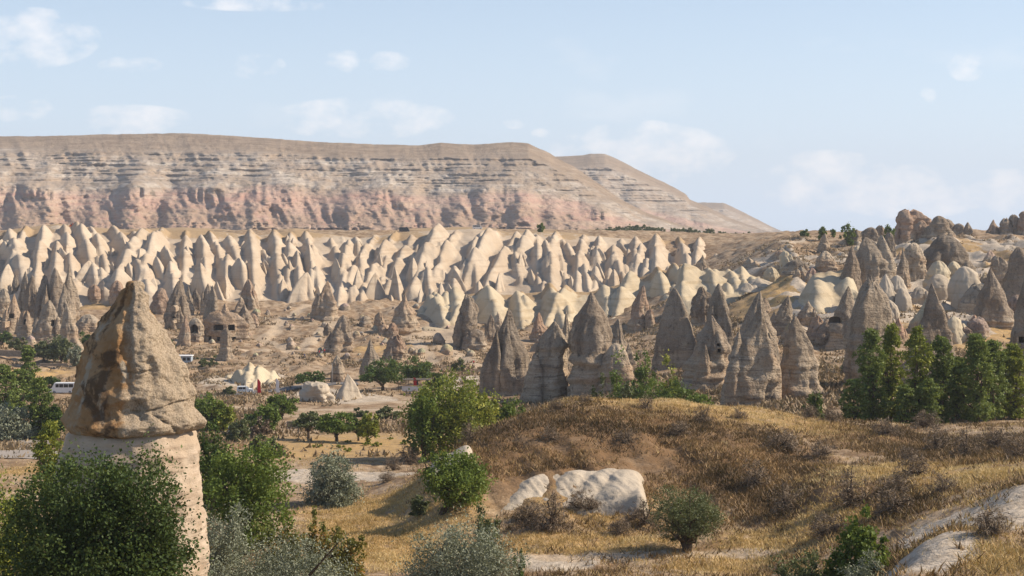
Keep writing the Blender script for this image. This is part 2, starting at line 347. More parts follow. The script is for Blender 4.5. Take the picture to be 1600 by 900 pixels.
def ground_h(X, Y):
    z = base_h(X, Y); Y = np.asarray(Y, float); X = np.asarray(X, float)
    near = 1-sstep(210, 300, Y); far = sstep(330, 480, Y)*(1-sstep(900, 1100, Y))
    z = z + near*(0.55*fbm(X/9, Y/9, seed=3, octv=3)+0.22*fbm(X/1.7, Y/1.7, seed=5, octv=3))
    px = 800+F*X/Y
    mound = near*sstep(700, 780, px)*(1-sstep(1280, 1420, px))*sstep(128, 142, Y)*(1-sstep(172, 182, Y))      # rilled front of the mound
    z = z - mound*0.9*np.abs(fbm(X/3.2+0.25*(Y-150)/3.2, Y/22, seed=8, octv=3))
    z = z + far*(1.9*fbm(X/34, Y/34, seed=11, octv=4)+1.5*np.abs(fbm(X/13, Y/17, seed=12, octv=4))*2-1.0)
    rgt = sstep(1130, 1260, px)*sstep(330, 400, Y)*(1-sstep(640, 760, Y))
    z = z + rgt*(3.6*fbm(X/26, Y/40, seed=14, octv=4)+2.6*ridged(X/15, Y/30, seed=15)-.8)
    z = z + (1-near)*(1-far)*0.25*fbm(X/6, Y/6, seed=4, octv=3)
    return z
def gz(x, y): return float(ground_h(np.array([x]), np.array([y]))[0])
_RY = np.concatenate([np.arange(66, 260, .5), np.arange(260, 1000, 1.5)])
def G(px, py, ymin=66):
    """first place where the sight line of a photo pixel meets the ground"""
    ys = _RY[_RY >= ymin]; xs = (px-800)/F*ys; z = ground_h(xs, ys); ray = -(py-HY)/F*ys
    k = np.nonzero(z >= ray)[0]
    i = k[0] if len(k) else len(ys)-1
    return Vector((xs[i], ys[i], z[i]))
def at(px, Y):
    x = (px-800)/F*Y; return Vector((x, Y, gz(x, Y)))
# tinted areas of the ground: (px, row, half width px, half depth m) looked up on the ground
def areas(lst):
    out = []
    for (px, py, rx, ry, *r) in lst:
        p = G(px, py, r[0] if r else 66); out.append((p.x, p.y, rx/F*p.y, ry))
    return out
GOLD = areas([(520,700,150,26),(640,705,60,18),(560,690,120,18),(600,790,110,12),(640,830,110,10),(560,820,80,9),(620,865,110,8),(900,850,140,4),(960,800,70,5),(1000,628,130,11),(1120,641,140,11),(1240,655,130,10),(1400,735,150,9),(1330,735,90,8),(1500,745,80,8),
              (1570,880,60,4),(1290,820,90,8),(1200,845,70,5),(880,780,60,6),(1140,880,90,4),(60,735,60,12),(1480,520,60,30,300),(1560,520,50,20,300),(1230,450,60,50,300),(1200,470,50,40,300),(1440,470,50,30,300),(1500,395,110,50,400),(150,470,60,30),(60,580,60,20),(600,545,60,20)])
PALE = areas([(520,745,100,7),(620,742,50,6),(470,740,60,6),(1450,850,60,6),(1500,810,90,7),(1420,885,60,5),(1575,775,70,8),(1560,812,60,5),(720,598,36,22,300),(560,625,60,14),(380,590,60,26),(1300,470,40,26,300),(1500,490,30,10,300),(1440,505,18,10,300),(1330,560,26,9,300),(40,705,60,9),(500,615,50,14),(870,878,60,3),(1190,415,40,20,400),(1130,440,40,20,400),(1450,400,120,20,400)])
BROWN = areas([(900,690,150,16),(1060,690,150,16),(1180,720,120,16),(820,700,90,14),(1280,760,70,10),(1350,790,70,10),(1400,690,140,16),(1540,690,80,16),(1500,715,60,8),(1230,780,70,10),(760,700,50,10)])  # brown soil, darkened further to carry the grazing shade on the mound front
PATHS = [[(490,478),(505,490),(520,505),(500,520),(480,540)],[(520,505),(545,500)],[(480,478),(440,500),(430,520),(410,530),(470,548)],[(640,517),(700,517),(720,512)],[(600,522),(650,522),(690,520)],[(640,524),(655,540),(668,560),(690,570)],[(690,570),(640,572)],
         [(698,525),(702,545),(720,560),(745,575)],[(360,637),(420,640),(520,640),(640,642)],[(360,624),(420,622),(480,622)],[(380,546),(440,548),(480,546)],[(860,873),(960,872),(1080,868),(1200,860)],[(0,692),(60,694),(110,700)],[(0,712),(80,716)],[(560,632),(600,628),(700,632)]]
PSEG = []
for pl in PATHS:
    q = [G(*p) for p in pl]
    for a, b in zip(q[:-1], q[1:]): PSEG.append((a.x, a.y, b.x, b.y))
def blobs(X, Y, lst):
    r = np.zeros(X.shape)
    for (cx, cy, rx, ry) in lst:
        d = ((X-cx)/rx)**2+((Y-cy)/ry)**2; r = np.maximum(r, np.exp(-d*d*0.7))
    return r
def pathmask(X, Y):
    r = np.zeros(X.shape)
    for i, (x0, y0, x1, y1) in enumerate(PSEG):
        dx, dy = x1-x0, y1-y0; t = np.clip(((X-x0)*dx+(Y-y0)*dy)/(dx*dx+dy*dy+1e-6), 0, 1)
        d = np.hypot(X-x0-t*dx, (Y-y0-t*dy))
        wd = 3.0 if y0 > 300 else 1.6
        r = np.maximum(r, np.exp(-(d/wd)**2))
    return r
def build_ground():
    ys = np.concatenate([np.linspace(8, 64, 20), np.arange(66, 250, .72), np.arange(250, 420, 1.3), np.arange(420, 760, 1.5), np.arange(760, 1010, 4.0), np.geomspace(1015, 6000, 30)])
    px = np.concatenate([np.linspace(-700, -45, 60), np.arange(-40, 1641, 3.9), np.linspace(1650, 2590, 70)])
    PX, YY = np.meshgrid(px, ys); XX = (PX-800)/F*YY
    Z = ground_h(XX, YY)
    V = np.stack([XX, YY, Z], -1).reshape(-1, 3); x, y = V[:,0], V[:,1]
    gold = blobs(x, y, GOLD); pale = blobs(x, y, PALE); rg = sstep(1130, 1260, 800+F*x/y)*sstep(360, 420, y)*(1-sstep(620, 740, y)); pale = np.maximum(pale, rg*sstep(.15, .6, ridged(x/15, y/30, seed=15)+.4*fbm(x/9, y/9, seed=18, octv=2))); brown = blobs(x, y, BROWN); path = pathmask(x, y)
    yard = blobs(x, y, areas([(655,520,26,26),(690,517,36,24),(725,515,20,16)])); path = np.maximum(path, yard)
    me = mesh('ground', V, gridfaces(len(ys), len(px)), GROUND, True, dict(gold=gold, pale=pale, brown=brown*(1-pale), path=path))
    o = obj('ground', me); o['kind'] = 'structure'
build_ground()

# ------------------------------------------------------------------ pale tuff ridge: fluted slope plus its cones
def pylin(tab, px): return np.interp(px, [a for a, b in tab], [b for a, b in tab])
RTOP = [(-300,362),(0,366),(50,358),(90,352),(130,358),(200,364),(290,359),(340,363),(400,369),(460,361),(520,368),(560,373),(610,366),(640,362),(740,358),(790,364),(850,363),(900,366),(960,372),(1080,378),(1140,384),(1240,396)]
RBASE = [(-300,478),(0,470),(100,458),(200,470),(400,470),(500,478),(600,486),(700,470),(800,478),(900,480),(1000,465),(1100,440),(1200,430)]
class Bank:
    """eroded tuff slope: fins with rounded or crisp crests running down from a rim line to a foot line, deep gullies between"""
    def __init__(s, top, Yt, base, Yb, x0, x1, gap, seed, u=1.0, rnd=.5, slope=(1.4, 2.0), drift=(-40, 30), sec=1.6, plate=False, depth=7.0, conv=1.35, zones=(), rough=1.0):
        s.top, s.Yt, s.base, s.Yb, s.x0, s.x1, s.u, s.rnd, s.plate, s.depth, s.conv, s.seed, s.rough = top, Yt, base, Yb, x0, x1, u, rnd, plate, depth, conv, seed, rough
        r = random.Random(seed); S = []; px = x0; W = Yt-Yb
        while px < x1:
            d = r.uniform(*drift)
            for (za, zb, fn) in zones:
                if za < px < zb: d = fn(px)+r.uniform(-12, 12)
            S.append((px, Yt-r.uniform(-2, 8)*W/120, px+d, Yb+r.uniform(-8, 18)*W/120, r.uniform(-2.5, 2.5), r.uniform(*slope), r.uniform(0, 6.28), r.uniform(22, 52)))
            px += r.uniform(.65, 1.4)*gap
        for k in range(int((x1-x0)/gap*sec)):
            px = r.uniform(x0, x1); y0 = Yb+W*r.uniform(.15, .85); d = r.uniform(*drift)*.5
            S.append((px, y0, px+d, max(Yb-W*.06, y0-W*r.uniform(.22, .5)), r.uniform(-3.5, 2.0), r.uniform(*slope)*1.15, r.uniform(0, 6.28), r.uniform(14, 30)))
        s.S = S
    def h(s, X, Y):
        X = np.asarray(X, float); Y = np.asarray(Y, float); px = 800+F*X/Y; u = s.u; W = s.Yt-s.Yb
        zt = -(pylin(s.top, px)-HY)/F*s.Yt; zb = -(pylin(s.base, px)-HY)/F*s.Yb
        sh = W*.10*fbm(px/(70*u*F/s.Yb/3.1), px*0, seed=s.seed+31, octv=2)
        q = np.clip((Y-s.Yb-sh)/(W*.95-sh), 0, 1.0); gen = zb+(zt-zb)*(1-(1-q)**s.conv); arch = np.sin(np.pi*np.clip(q, 0, 1))
        z = gen-s.depth*u*arch**.6
        wob = u*3.2*fbm(X/(11*u), Y/(15*u), seed=s.seed+24, octv=3)
        for (p0, y0, p1, y1, dz, sl, ph, per) in s.S:
            x0, x1 = (p0-800)/F*y0, (p1-800)/F*y1; dx, dy = x1-x0, y1-y0; L2 = dx*dx+dy*dy+1e-6; Ls = math.sqrt(L2)
            sel = (Y > y1-25*u) & (Y < y0+20*u) & (np.abs(X-(x0+x1)/2) < abs(dx)/2+24*u)
            if not sel.any(): continue
            xs, ys = X[sel], Y[sel]; t = ((xs-x0)*dx+(ys-y0)*dy)/L2; tc = np.clip(t, 0, 1)
            across = ((xs-x0)*dy-(ys-y0)*dx)/Ls; dist = np.hypot(xs-x0-tc*dx, ys-y0-tc*dy)
            fr = ((tc*Ls/(per*u)+ph+.4*math.sin(ph*3)) % 1.0); crest = np.where(fr < .3, fr/.3, 1-(fr-.3)/.7)*3.6-1.8
            R = s.rnd*u*2.0
            hgt = gen[sel]+u*(s.rough*(dz+crest)+1.5*np.sin(np.pi*tc))-(np.hypot(dist, R)-R)*sl*np.where(across > 0, 1.2, .85)+wob[sel]*.7*s.rough-np.clip(t-1, 0, 1)*Ls
            z[sel] = np.maximum(z[sel], hgt)
        z = z+u*ridged((X+.3*Y)/(4.2*u), Y/(26*u), seed=s.seed+23, octv=2)*.55*arch
        z = np.where(Y < s.Yb+sh, z-(s.Yb+sh-Y)*1.1, z)
        if s.plate:
            pl = sstep(s.Yt-10, s.Yt+8, Y); z = z*(1-pl)+pl*(zt+0.5*fbm(X/20, Y/20, seed=26, octv=3)-(Y-s.Yt)*0.004); z = z-sstep(1180, 1330, Y)*20
        else: pl = np.zeros_like(z); z = z-5*u*sstep(.86, 1.0, q); z = np.where(Y > s.Yt, z-(Y-s.Yt)*.5-.15*u, z)
        ew = max(26*u, 30); e = 1-np.minimum(sstep(s.x0-8, s.x0+ew, px), sstep(s.x1+8, s.x1-ew, px)); z = z-e*e*max(26*u, 4.5)
        return z, pl, q
    def build(s, name, mat, ystep, pstep, drytop=0.0, back=6, front=14):
        ys = np.arange(s.Yb-front*s.u, s.Yt+back*s.u, ystep)
        if s.plate: ys = np.concatenate([ys, np.arange(s.Yt+back+2, 1340, 9.0)])
        px = np.arange(s.x0-20*s.u-6, s.x1+20*s.u+6, pstep)
        PX, YY = np.meshgrid(px, ys); XX = (PX-800)/F*YY; Z, pl, q = s.h(XX, YY)
        dry = np.maximum(pl, sstep(.62, .98, q)*(0.5+0.5*fbm(XX/(30*s.u), YY/(30*s.u), seed=44, octv=3))*drytop)
        o = obj(name, mesh(name, np.stack([XX, YY, Z], -1).reshape(-1, 3), gridfaces(len(ys), len(px)), mat, True, dict(dry=dry.ravel()))); o['kind'] = 'structure'; return o
MAIN = Bank(RTOP, 862, RBASE, 726, -420, 1150, 29, 12, 1.0, .5, (1.2, 1.75), (-36, 36), 1.6, True, 4.2, 1.7, ((560, 830, lambda p: -58), (40, 180, lambda p: (p-92)*.8), (230, 360, lambda p: (p-295)*.8)), 1.0)
RIDGE = MAIN.build('tuff_ridge', CREAM, 1.2, 2.4, 1.1, 28, 24)
def ridge_h(X, Y): return MAIN.h(X, Y)
Bank([(630,492),(660,464),(700,453),(740,445),(800,447),(860,441),(920,443),(980,428),(1030,408),(1070,412),(1110,440)], 715, [(630,506),(700,513),(800,517),(900,522),(1000,508),(1110,468)], 640, 640, 1100, 38, 41, .8, .8, (1.1, 1.7), (-40, 40), 1.5, conv=1.2).build('tuff_bank', YELLOW, 1.1, 2.4, 1.8)
Bank([(1030,446),(1060,424),(1090,413),(1160,415),(1195,430),(1225,452)], 590, [(1030,470),(1120,468),(1225,462)], 545, 1045, 1205, 26, 47, .6, .8, (.8, 1.3), (-10, 40), .8, depth=4).build('tuff_bank', YELLOW, .9, 2.2, .9)
Bank([(1222,478),(1250,446),(1290,420),(1335,405),(1370,412)], 482, [(1222,500),(1280,492),(1370,488)], 448, 1236, 1350, 30, 53, .55, 1.4, (.7, 1.1), (-30, 10), .5, depth=3, rough=.8).build('tuff_bank', YELLOW, .8, 2.2, 1.2)
Bank([(300,626),(345,590),(390,562),(430,572),(480,622)], 458, [(300,626),(390,620),(480,624)], 420, 322, 466, 19, 61, .45, .6, (.8, 1.25), (-40, 30), 2.0, depth=4, rough=.9).build('tuff_bank', YELLOW, .7, 2.0, .8)
Bank([(705,806),(722,790),(745,770),(780,750),(820,741),(850,734),(900,728),(960,726),(990,734),(1020,748)], 151.5, [(722,822),(780,814),(850,808),(920,799),(980,778),(1020,760)], 139, 722, 1022, 50, 68, .2, 2.6, (.30, .48), (-75, -45), 0, depth=.5, conv=1.35, rough=.3).build('tuff_bank', WHITE, .22, 2.0, 1.1, 4, 8)
Bank([(640,745),(668,716),(700,700),(745,690),(768,704)], 160, [(640,765),(690,756),(740,738),(768,724)], 150, 658, 752, 60, 69, .2, 3.0, (.35, .6), (-30, -10), 0, depth=2.0, conv=1.8, rough=.15).build('tuff_bank', WHITE, .25, 2.0, .3, 4, 8)
def cone_mesh(seed, mat, flutes=6, blunt=.05):
    """unit tuff fin: base radius 1, height 1, crests with crisp edges, toe drawn out to the front"""
    r = np.random.RandomState(seed); ns, nr = 48, 24
    th = np.linspace(0, 2*np.pi, ns, endpoint=False); t = np.concatenate([[-.3, -.12], np.linspace(0, .9, nr-6), [.95, .98, .993, 1.0]])
    TH, T = np.meshgrid(th, t)
    belly = r.uniform(.62, .95)
    rad = np.clip((1-T), 0, 1.3)**belly*(1-blunt)+blunt*np.sqrt(np.clip(1-T, 0, 1))
    rad = np.where(T < 0, 1.0+(-T)*.6, rad)
    p = r.uniform(1.1, 1.5); rot = r.uniform(-.45, .45)
    bx = r.uniform(.75, 1.0); by = np.where(np.sin(TH+rot) < 0, r.uniform(1.3, 1.9), r.uniform(.9, 1.2))
    sup = (np.abs(np.cos(TH+rot)/bx)**p+np.abs(np.sin(TH+rot)/by)**p)**(-1/p)
    ph = r.uniform(0, 6.28); k = r.randint(4, flutes+1)
    w0 = TH + .4*np.sin(TH*2+ph)+ .3*T
    fl = (np.abs(np.sin(w0*k/2+ph))**.7-.62)*(.34*np.clip(1-T, 0, 1)**.5)
    nz = .16*fbm(np.cos(TH)*1.5+seed, np.sin(TH)*1.5, T*2.2, seed=seed, octv=3)
    rad = np.maximum(rad*sup*(1+fl+nz*1.2), 0.0)
    lean = r.uniform(-.34, .06); tip = np.clip(T, 0, 1)
    x = np.cos(TH)*rad+lean*tip+.05*np.sin(T*5+ph); y = np.sin(TH)*rad+r.uniform(0, .35)*tip
    V = np.stack([x, y, T+0*TH], -1).reshape(-1, 3)
    n = len(t); i = np.arange(n*ns).reshape(n, ns); j = np.roll(i, -1, 1)
    Fc = np.stack([i[:-1], j[:-1], j[1:], i[1:]], -1).reshape(-1, 4)
    return mesh('cone', V, Fc, mat, True, dict(dry=np.zeros(len(V)), hf=np.clip(T, 0, 1).ravel()))
CONES = [cone_mesh(s, CREAM) for s in range(101, 117)]
def build_cones():
    r = random.Random(7)
    spots = []
    # large cones placed as in the photograph: apex px, apex row, foot row, width px, distance
    hero = [(92,362,420,70,835),(300,374,440,80,800),(97,376,452,80,785),(30,392,455,60,780),(70,372,440,50,800),(135,378,455,44,795),(165,368,430,50,820),(205,400,462,70,765),(232,388,458,52,780),(255,390,470,60,770),(180,398,455,46,775),(325,374,430,64,815),(265,372,430,44,825),
            (320,400,468,64,752),(372,392,462,80,775),(385,366,420,44,835),(430,370,420,60,830),(350,395,440,46,790),(415,395,455,60,785),(490,372,462,66,790),(480,415,478,70,748),(445,385,455,50,790),(530,392,470,44,775),(545,375,430,40,820),(570,384,460,56,800),(598,376,440,50,815),(560,410,482,50,757),(590,415,486,44,752),
            (620,405,488,54,752),(650,392,470,50,775),(610,450,486,34,745),(640,372,420,60,835),(680,366,430,50,830),(700,378,440,44,815),(712,410,480,60,762),(735,372,430,56,825),(728,390,462,54,790),(750,428,470,34,745),(765,395,465,46,790),(790,376,440,50,815),(785,415,470,44,760),(822,364,430,64,825),(815,385,470,56,790),
            (835,410,470,60,770),(860,374,440,54,815),(850,400,462,48,790),(875,412,470,50,770),(900,380,450,56,810),(925,382,452,56,805),(935,415,475,60,765),(950,384,440,44,812),(965,410,480,60,760),(985,378,442,56,815),(1000,376,450,60,815),(1030,380,445,44,800),(1060,378,420,40,815),(1075,382,430,40,800),(705,432,466,26,742),(690,430,470,30,748),(660,440,470,26,745),
            (895,420,478,60,758),(15,402,468,56,760),(55,425,470,36,748),(115,400,460,40,772),(150,420,466,40,755),(342,428,466,30,745),(398,432,470,40,745),(445,425,470,44,750),(20,372,430,60,815),(50,376,425,50,820),(-30,380,460,70,790)]
    for i, (px, a, b, wd, Y) in enumerate(hero): spots.append((px, a+9, b+14, wd*.95, Y-10))
    for k in range(40):
        px = r.uniform(-60, 1080); Y = r.uniform(735, 830); X = (px-800)/F*Y; z = float(ridge_h(np.array([X]), np.array([Y]))[0][0]); zp = HY-z*F/Y
        spots.append((px, max(zp-r.uniform(6, 18), float(pylin(RTOP, px))+3), zp+r.uniform(12, 24), r.uniform(18, 34), Y))
    for i, (px, a, b, wd, Y) in enumerate(spots):
        X = (px-800)/F*Y; z0 = -(b-HY)/F*Y; h = (b-a)/F*Y
        o = obj('cone', CONES[i % len(CONES)], RIDGE, (X, Y, z0-.5)); o.scale = (wd/2/F*Y, wd/2*1.25/F*Y, h); o.rotation_euler.z = r.uniform(-.4, .6)
build_cones()

# ------------------------------------------------------------------ far mesas
def build_mesa(name, sky, x0, x1, Ybase, seed, foot=374, step=2.5, cliffs=True):
    px = np.arange(x0, x1+1, step); nr = 160
    top = pylin(sky, px)+0.8*fbm(px/14, px*0, seed=seed, octv=3)
    t = np.linspace(0, 1, nr)
    PX = np.broadcast_to(px, (nr, len(px))); ROW = foot+(top-foot)[None,:]*t[:,None]
    lean = 3*fbm(px/120, px*0, seed=seed+1, octv=2)[None,:]
    cb = 331+5*fbm(px/60, px*0, seed=seed+2, octv=2)[None,:]; ct = 292+12*fbm(px/110, px*0, seed=seed+3, octv=2)[None,:]
    fan = np.clip(.35+1.1*fbm(px/34, px*0, seed=seed+40, octv=2), 0, 1)[None,:]; cb = 327+3*fbm(px/60, px*0, seed=seed+2, octv=2)[None,:]-fan*15
    sc = np.clip((foot-top)/160.0, .12, 1)[None,:]
    cb = foot-(foot-cb)*sc; ct = foot-(foot-ct)*sc; rim = foot-(foot-238.0)*sc
    m = Ybase/2000.0
    a = np.clip((foot-ROW)/(foot-cb), 0, 1); b = np.clip((cb-ROW)/(cb-ct), 0, 1); c = np.clip((ct-ROW)/(ct-rim), 0, 1); d = np.clip((rim-ROW)/np.maximum(rim-top[None,:], 1), 0, 1.0)*(rim > top[None,:])
    strength = np.clip(.35+.9*fbm(px/55, px*0, seed=seed+4, octv=2), 0, 1)[None,:] if cliffs else 0.0
    Y = Ybase+m*(260-1.9*np.maximum(ROW-cb, 0)/np.maximum(sc, .3) + (10+70*(1-strength))*b + (200-70*(1-strength))*c + 260*d)
    but = fbm((PX+.7*ROW)/60, ROW/55, seed=seed+5, octv=4); gul = ridged((PX-.5*ROW)/24, ROW/60, seed=seed+6, octv=2)
    bell = np.clip(a*1.4-.2, 0, 1)*(1-.75*d)
    Y = Y-m*bell*(30*but+12*gul*(1-b*(1-c)))
    flute = ridged(PX/9.5, ROW/90, seed=seed+7, octv=2)*np.sin(np.pi*np.clip(b, 0, 1))**.5
    Y = Y-m*flute*15*strength
    bad = ridged(PX/6+.25*ROW/9, ROW/8, seed=seed+8, octv=3)*np.sin(np.pi*np.clip(a*1.75, 0, 1))*np.clip(.55+1.2*fbm(PX/50, PX*0, seed=seed+9, octv=2), 0, 1)
    Y = Y-m*bad*22
    # ledges: flat treads and steep risers following the beds
    lev = a*.0+b*.9+c*.85+d*.5
    Zr = ROW+1.6*but
    for per, amp, sd in ((8.0, 12, 0), (3.9, 6, 3)):
        ph = (Zr+sd)/per; fr = ph-np.floor(ph); saw = (sstep(.0, .22, fr)-fr)
        am = np.clip(.5+1.2*fbm(PX/40, np.floor(ph)*3.7, seed=seed+20+sd, octv=2), 0, 1.3)
        Y = Y+m*saw*amp*am*np.clip(c*4, 0, 1)*(1-.6*d)
    Y = Y+m*5*fbm(PX/5, ROW/4, seed=seed+10, octv=3)*np.clip(1-.7*d, 0, 1)
    levl = a*.62+b*.38+c*.72+d*.3
    talus = np.clip(np.sin(np.pi*np.clip(a*.9+.1*b, 0, 1)), 0, 1)*.8*(1-strength*b)
    X = (PX-800)/F*Y; Z = -(ROW-HY)/F*Y
    # back of the table: a flat top running away, then down
    last = np.stack([X[-1], Y[-1], Z[-1]], -1)
    back = last.copy(); back[:,1] += 150*m; back[:,0] = (px-800)/F*back[:,1]; back[:,2] -= 6
    back2 = back.copy(); back2[:,1] += 150*m; back2[:,2] = -60
    V = np.concatenate([np.stack([X, Y, Z], -1).reshape(-1, 3), back, back2]); n2 = np.full(len(px), 2.0); z2 = np.zeros(len(px))
    me = mesh('mesa', V, gridfaces(nr+2, len(px)), MESA, True, dict(lev=np.concatenate([levl.ravel(), n2, n2]), talus=np.concatenate([np.broadcast_to(talus, X.shape).ravel(), z2, z2])))
    o = obj(name, me); o['kind'] = 'structure'; return o
MESA_A = [(-700,260),(-200,226),(0,213),(60,213),(160,210),(280,208),(340,211),(420,216),(500,222),(600,226),(650,227),(690,223),(740,226),(800,222),(825,224),(860,240),(900,263),(930,283),(970,311),(1010,332),(1060,350),(1120,366),(1200,372)]
MESA_B = [(780,290),(840,262),(868,245),(885,244),(912,243),(922,240),(945,241),(965,249),(1000,267),(1050,291),(1072,303),(1077,311),(1100,321),(1140,340),(1190,358),(1230,370)]
MESA_C = [(1030,330),(1080,318),(1100,316),(1130,317),(1160,331),(1190,346),(1216,359),(1245,368)]
mesas = [build_mesa('mesa', MESA_A, -700, 1180, 1750, 60), build_mesa('mesa', MESA_B, 780, 1230, 2750, 160), build_mesa('mesa', MESA_C, 1030, 1245, 3900, 260)]
# ------------------------------------------------------------------ standing rocks (fairy chimneys)
PROF = {
 'cone': [(0,1),(.3,.80),(.6,.49),(.85,.20),(1,.02)], 'tall': [(0,1),(.2,.88),(.45,.69),(.7,.46),(.87,.26),(.96,.12),(1,.03)],
 'block': [(0,1),(.45,.93),(.75,.80),(.92,.55),(1,.22)], 'cap': [(0,1),(.28,.90),(.5,.72),(.60,.62),(.645,.60),(.67,.70),(.8,.50),(.93,.2),(1,.03)],
 'spike': [(0,1),(.35,.92),(.58,.70),(.70,.42),(.82,.22),(.93,.09),(1,.02)], 'dome': [(0,1),(.3,.97),(.6,.82),(.85,.52),(.96,.27),(1,.05)],
 'flat': [(0,1),(.4,.92),(.75,.80),(.93,.70),(1,.45)], 'ledge': [(0,1),(.16,.98),(.22,.86),(.33,.88),(.38,.78),(.6,.68),(.75,.50),(.9,.2),(1,.03)],
 'mush': [(0,1),(.2,.75),(.4,.55),(.62,.62),(.8,.58),(.93,.3),(1,.05)] }
PAT = {'g': (.28,.215,.15), 'd': (.14,.105,.074), 'o': (.42,.275,.165), 'p': (.47,.375,.265), 'r': (.36,.215,.135), 'w': (.5,.46,.4), 'b': (.22,.158,.106)}
def rock_shell(h, wb, x_apex, cx0, cy0, style, seed, amp, ns, nr, depth, strata, lean_p, facet):
    """one faceted, weathered peak: flat eroded faces meeting in crests, gullies, ledges"""
    r = np.random.RandomState(seed)
    th = np.linspace(0, 2*np.pi, ns, endpoint=False); t = np.concatenate([[-.25], np.linspace(0, .97, nr), [.985, 1.0]])
    TH, T = np.meshgrid(th, t); tc = np.clip(T, 0, 1)
    pr = PROF[style]; rad = np.interp(tc, [a for a, b in pr], [b for a, b in pr])
    cx, cy = np.cos(TH), np.sin(TH); sd = seed*1.37; fr = max(h, wb*1.2)
    w1 = fbm(cx*1.2+sd, cy*1.2, T*2.0*h/fr, seed=seed, octv=4, gain=.55); w2 = fbm(cx*1.2-sd, cy*1.2+4, T*2.0*h/fr, seed=seed+2, octv=3)
    K = r.randint(4, 7); ph = r.uniform(0, 6.28); den = np.zeros_like(T)
    for k in range(K):
        ak = ph+2*np.pi*(k+r.uniform(-.3, .3))/K; ok = r.uniform(.80, 1.12); tw = r.uniform(-.5, .5)
        ck = np.cos(TH+.25*w2-ak-tw*T)
        den = den+np.clip(ck/(ok+r.uniform(-.18, .18)*(1-2*tc)), 0, None)**14
    pl = np.clip(den, 1e-6, None)**(-1/14); pl = np.clip(pl, .5, 1.35); pl = pl/np.percentile(pl*np.abs(cx), 97)
    pl = pl*facet+(1-facet)
    zz = T*h
    n2 = fbm(cx*4.5+sd, cy*4.5, T*8*h/fr, seed=seed+5, octv=4, gain=.6)
    kf = r.randint(3, 7); gl = ridged(TH*kf/6.283*1.0*2+.5*w1, T*.8+sd, seed=seed+9, octv=2)
    gl = np.where(TH > np.pi*1.97, 0, gl)                                    # keep the seam behind quiet
    gully = -np.clip(-gl, 0, 1)**1.2*np.clip(1.15-T, 0, 1)
    crev = 0
    for q in range(r.randint(2, 5)):                                         # narrow weathered clefts running down
        aq = r.uniform(0, 6.28); dq = np.angle(np.exp(1j*(TH-aq-.5*w2))); crev = crev-r.uniform(.08, .24)*np.exp(-(dq/r.uniform(.07, .16))**2)*sstep(r.uniform(.9, 1.0), r.uniform(.3, .7), T)
    zs = zz+.6*w1+.08*wb*cx*r.uniform(-1, 1)
    led = fbm(zs/1.5+sd, zs*0, seed=seed+11, octv=3)*(.35+.65*np.clip(.5+1.6*w2, 0, 1))*np.clip(1.2-T*1.25, .1, 1); led = np.tanh(led*4)*.42
    rad = rad+np.where(T < 0, -T*.4, 0)
    rad = np.maximum(rad*pl*(1+amp*(.30*w1+.20*n2+.32*gully)+crev+strata*led*2.6), 0)
    wander = .07*wb*amp*fbm(T*2.2+sd, T*0, seed=seed+13, octv=2)*tc*(1-tc)*4
    x = cx0+cx*rad*wb/2+x_apex*tc**lean_p+wander; y = cy0+cy*rad*wb/2*depth
    z = zz+np.where((T > 0) & (T < .96), h*.035*amp*w2, 0)
    if style in ('flat', 'block'): z = z+h*.13*fbm(cx*2+sd, cy*2, seed=seed+3, octv=2)*sstep(.7, 1, T)*amp
    V = np.stack([x, y, z], -1); apex = V[-1].mean(0, keepdims=True); V = np.concatenate([V.reshape(-1, 3), apex])
    n = len(t); i = np.arange(n*ns).reshape(n, ns); j = np.roll(i, -1, 1)
    Fc = np.stack([i[:-1], j[:-1], j[1:], i[1:]], -1).reshape(-1, 4); ap = len(V)-1
    return V, Fc.tolist()+[(int(i[-1,q]), int(j[-1,q]), ap) for q in range(ns)], np.append(tc.ravel(), 1.0)
def rock_mesh(name, h, wb, lean, style, seed, mat, amp=1.0, ns=46, nr=40, depth=.85, p=None, strata=.08, lean_p=1.0, sub=None, facet=None):
    r = np.random.RandomState(seed+77)
    facet = (.6 if style == 'dome' else 1.0) if facet is None else facet
    parts = [rock_shell(h, wb, lean*wb, 0, 0, style, seed, amp, ns, nr, depth, strata, lean_p, facet)]
    ns_ = r.randint(0, 3) if sub is None else sub
    for q in range(ns_):      # lower shoulders and side peaks grown onto the main peak
        sx = r.uniform(.18, .36)*(1 if (q+r.randint(2)) % 2 else -1); sh = h*r.uniform(.38, .78); sw = wb*r.uniform(.34, .55)
        parts.append(rock_shell(sh, sw, -np.sign(sx)*sw*r.uniform(0, .25), sx*wb, -wb*depth*r.uniform(.05, .3), ('tall', 'cone', 'spike', 'block')[r.randint(4)] if style != 'dome' else 'dome', seed+31*(q+1), amp, 30, 24, .9, strata, 1.0, facet))
    V = []; Fs = []; H = []; b = 0
    for v, f, hf in parts:
        V += v.tolist(); Fs += [tuple(b+q for q in ff) for ff in f]; H.append(hf*(v[:,2].max()/h if len(parts) > 1 else 1)); b += len(v)
    me = bpy.data.meshes.new(name); me.from_pydata(V, [], Fs); me.polygons.foreach_set('use_smooth', np.ones(len(Fs), dtype=bool))
    for nm, arr in (('hf', np.concatenate(H)), ('dry', np.zeros(len(V)))):
        at_ = me.attributes.new(nm, 'FLOAT', 'POINT'); at_.data.foreach_set('value', arr.astype(np.float32))
    me.materials.append(mat); me.update(); return me
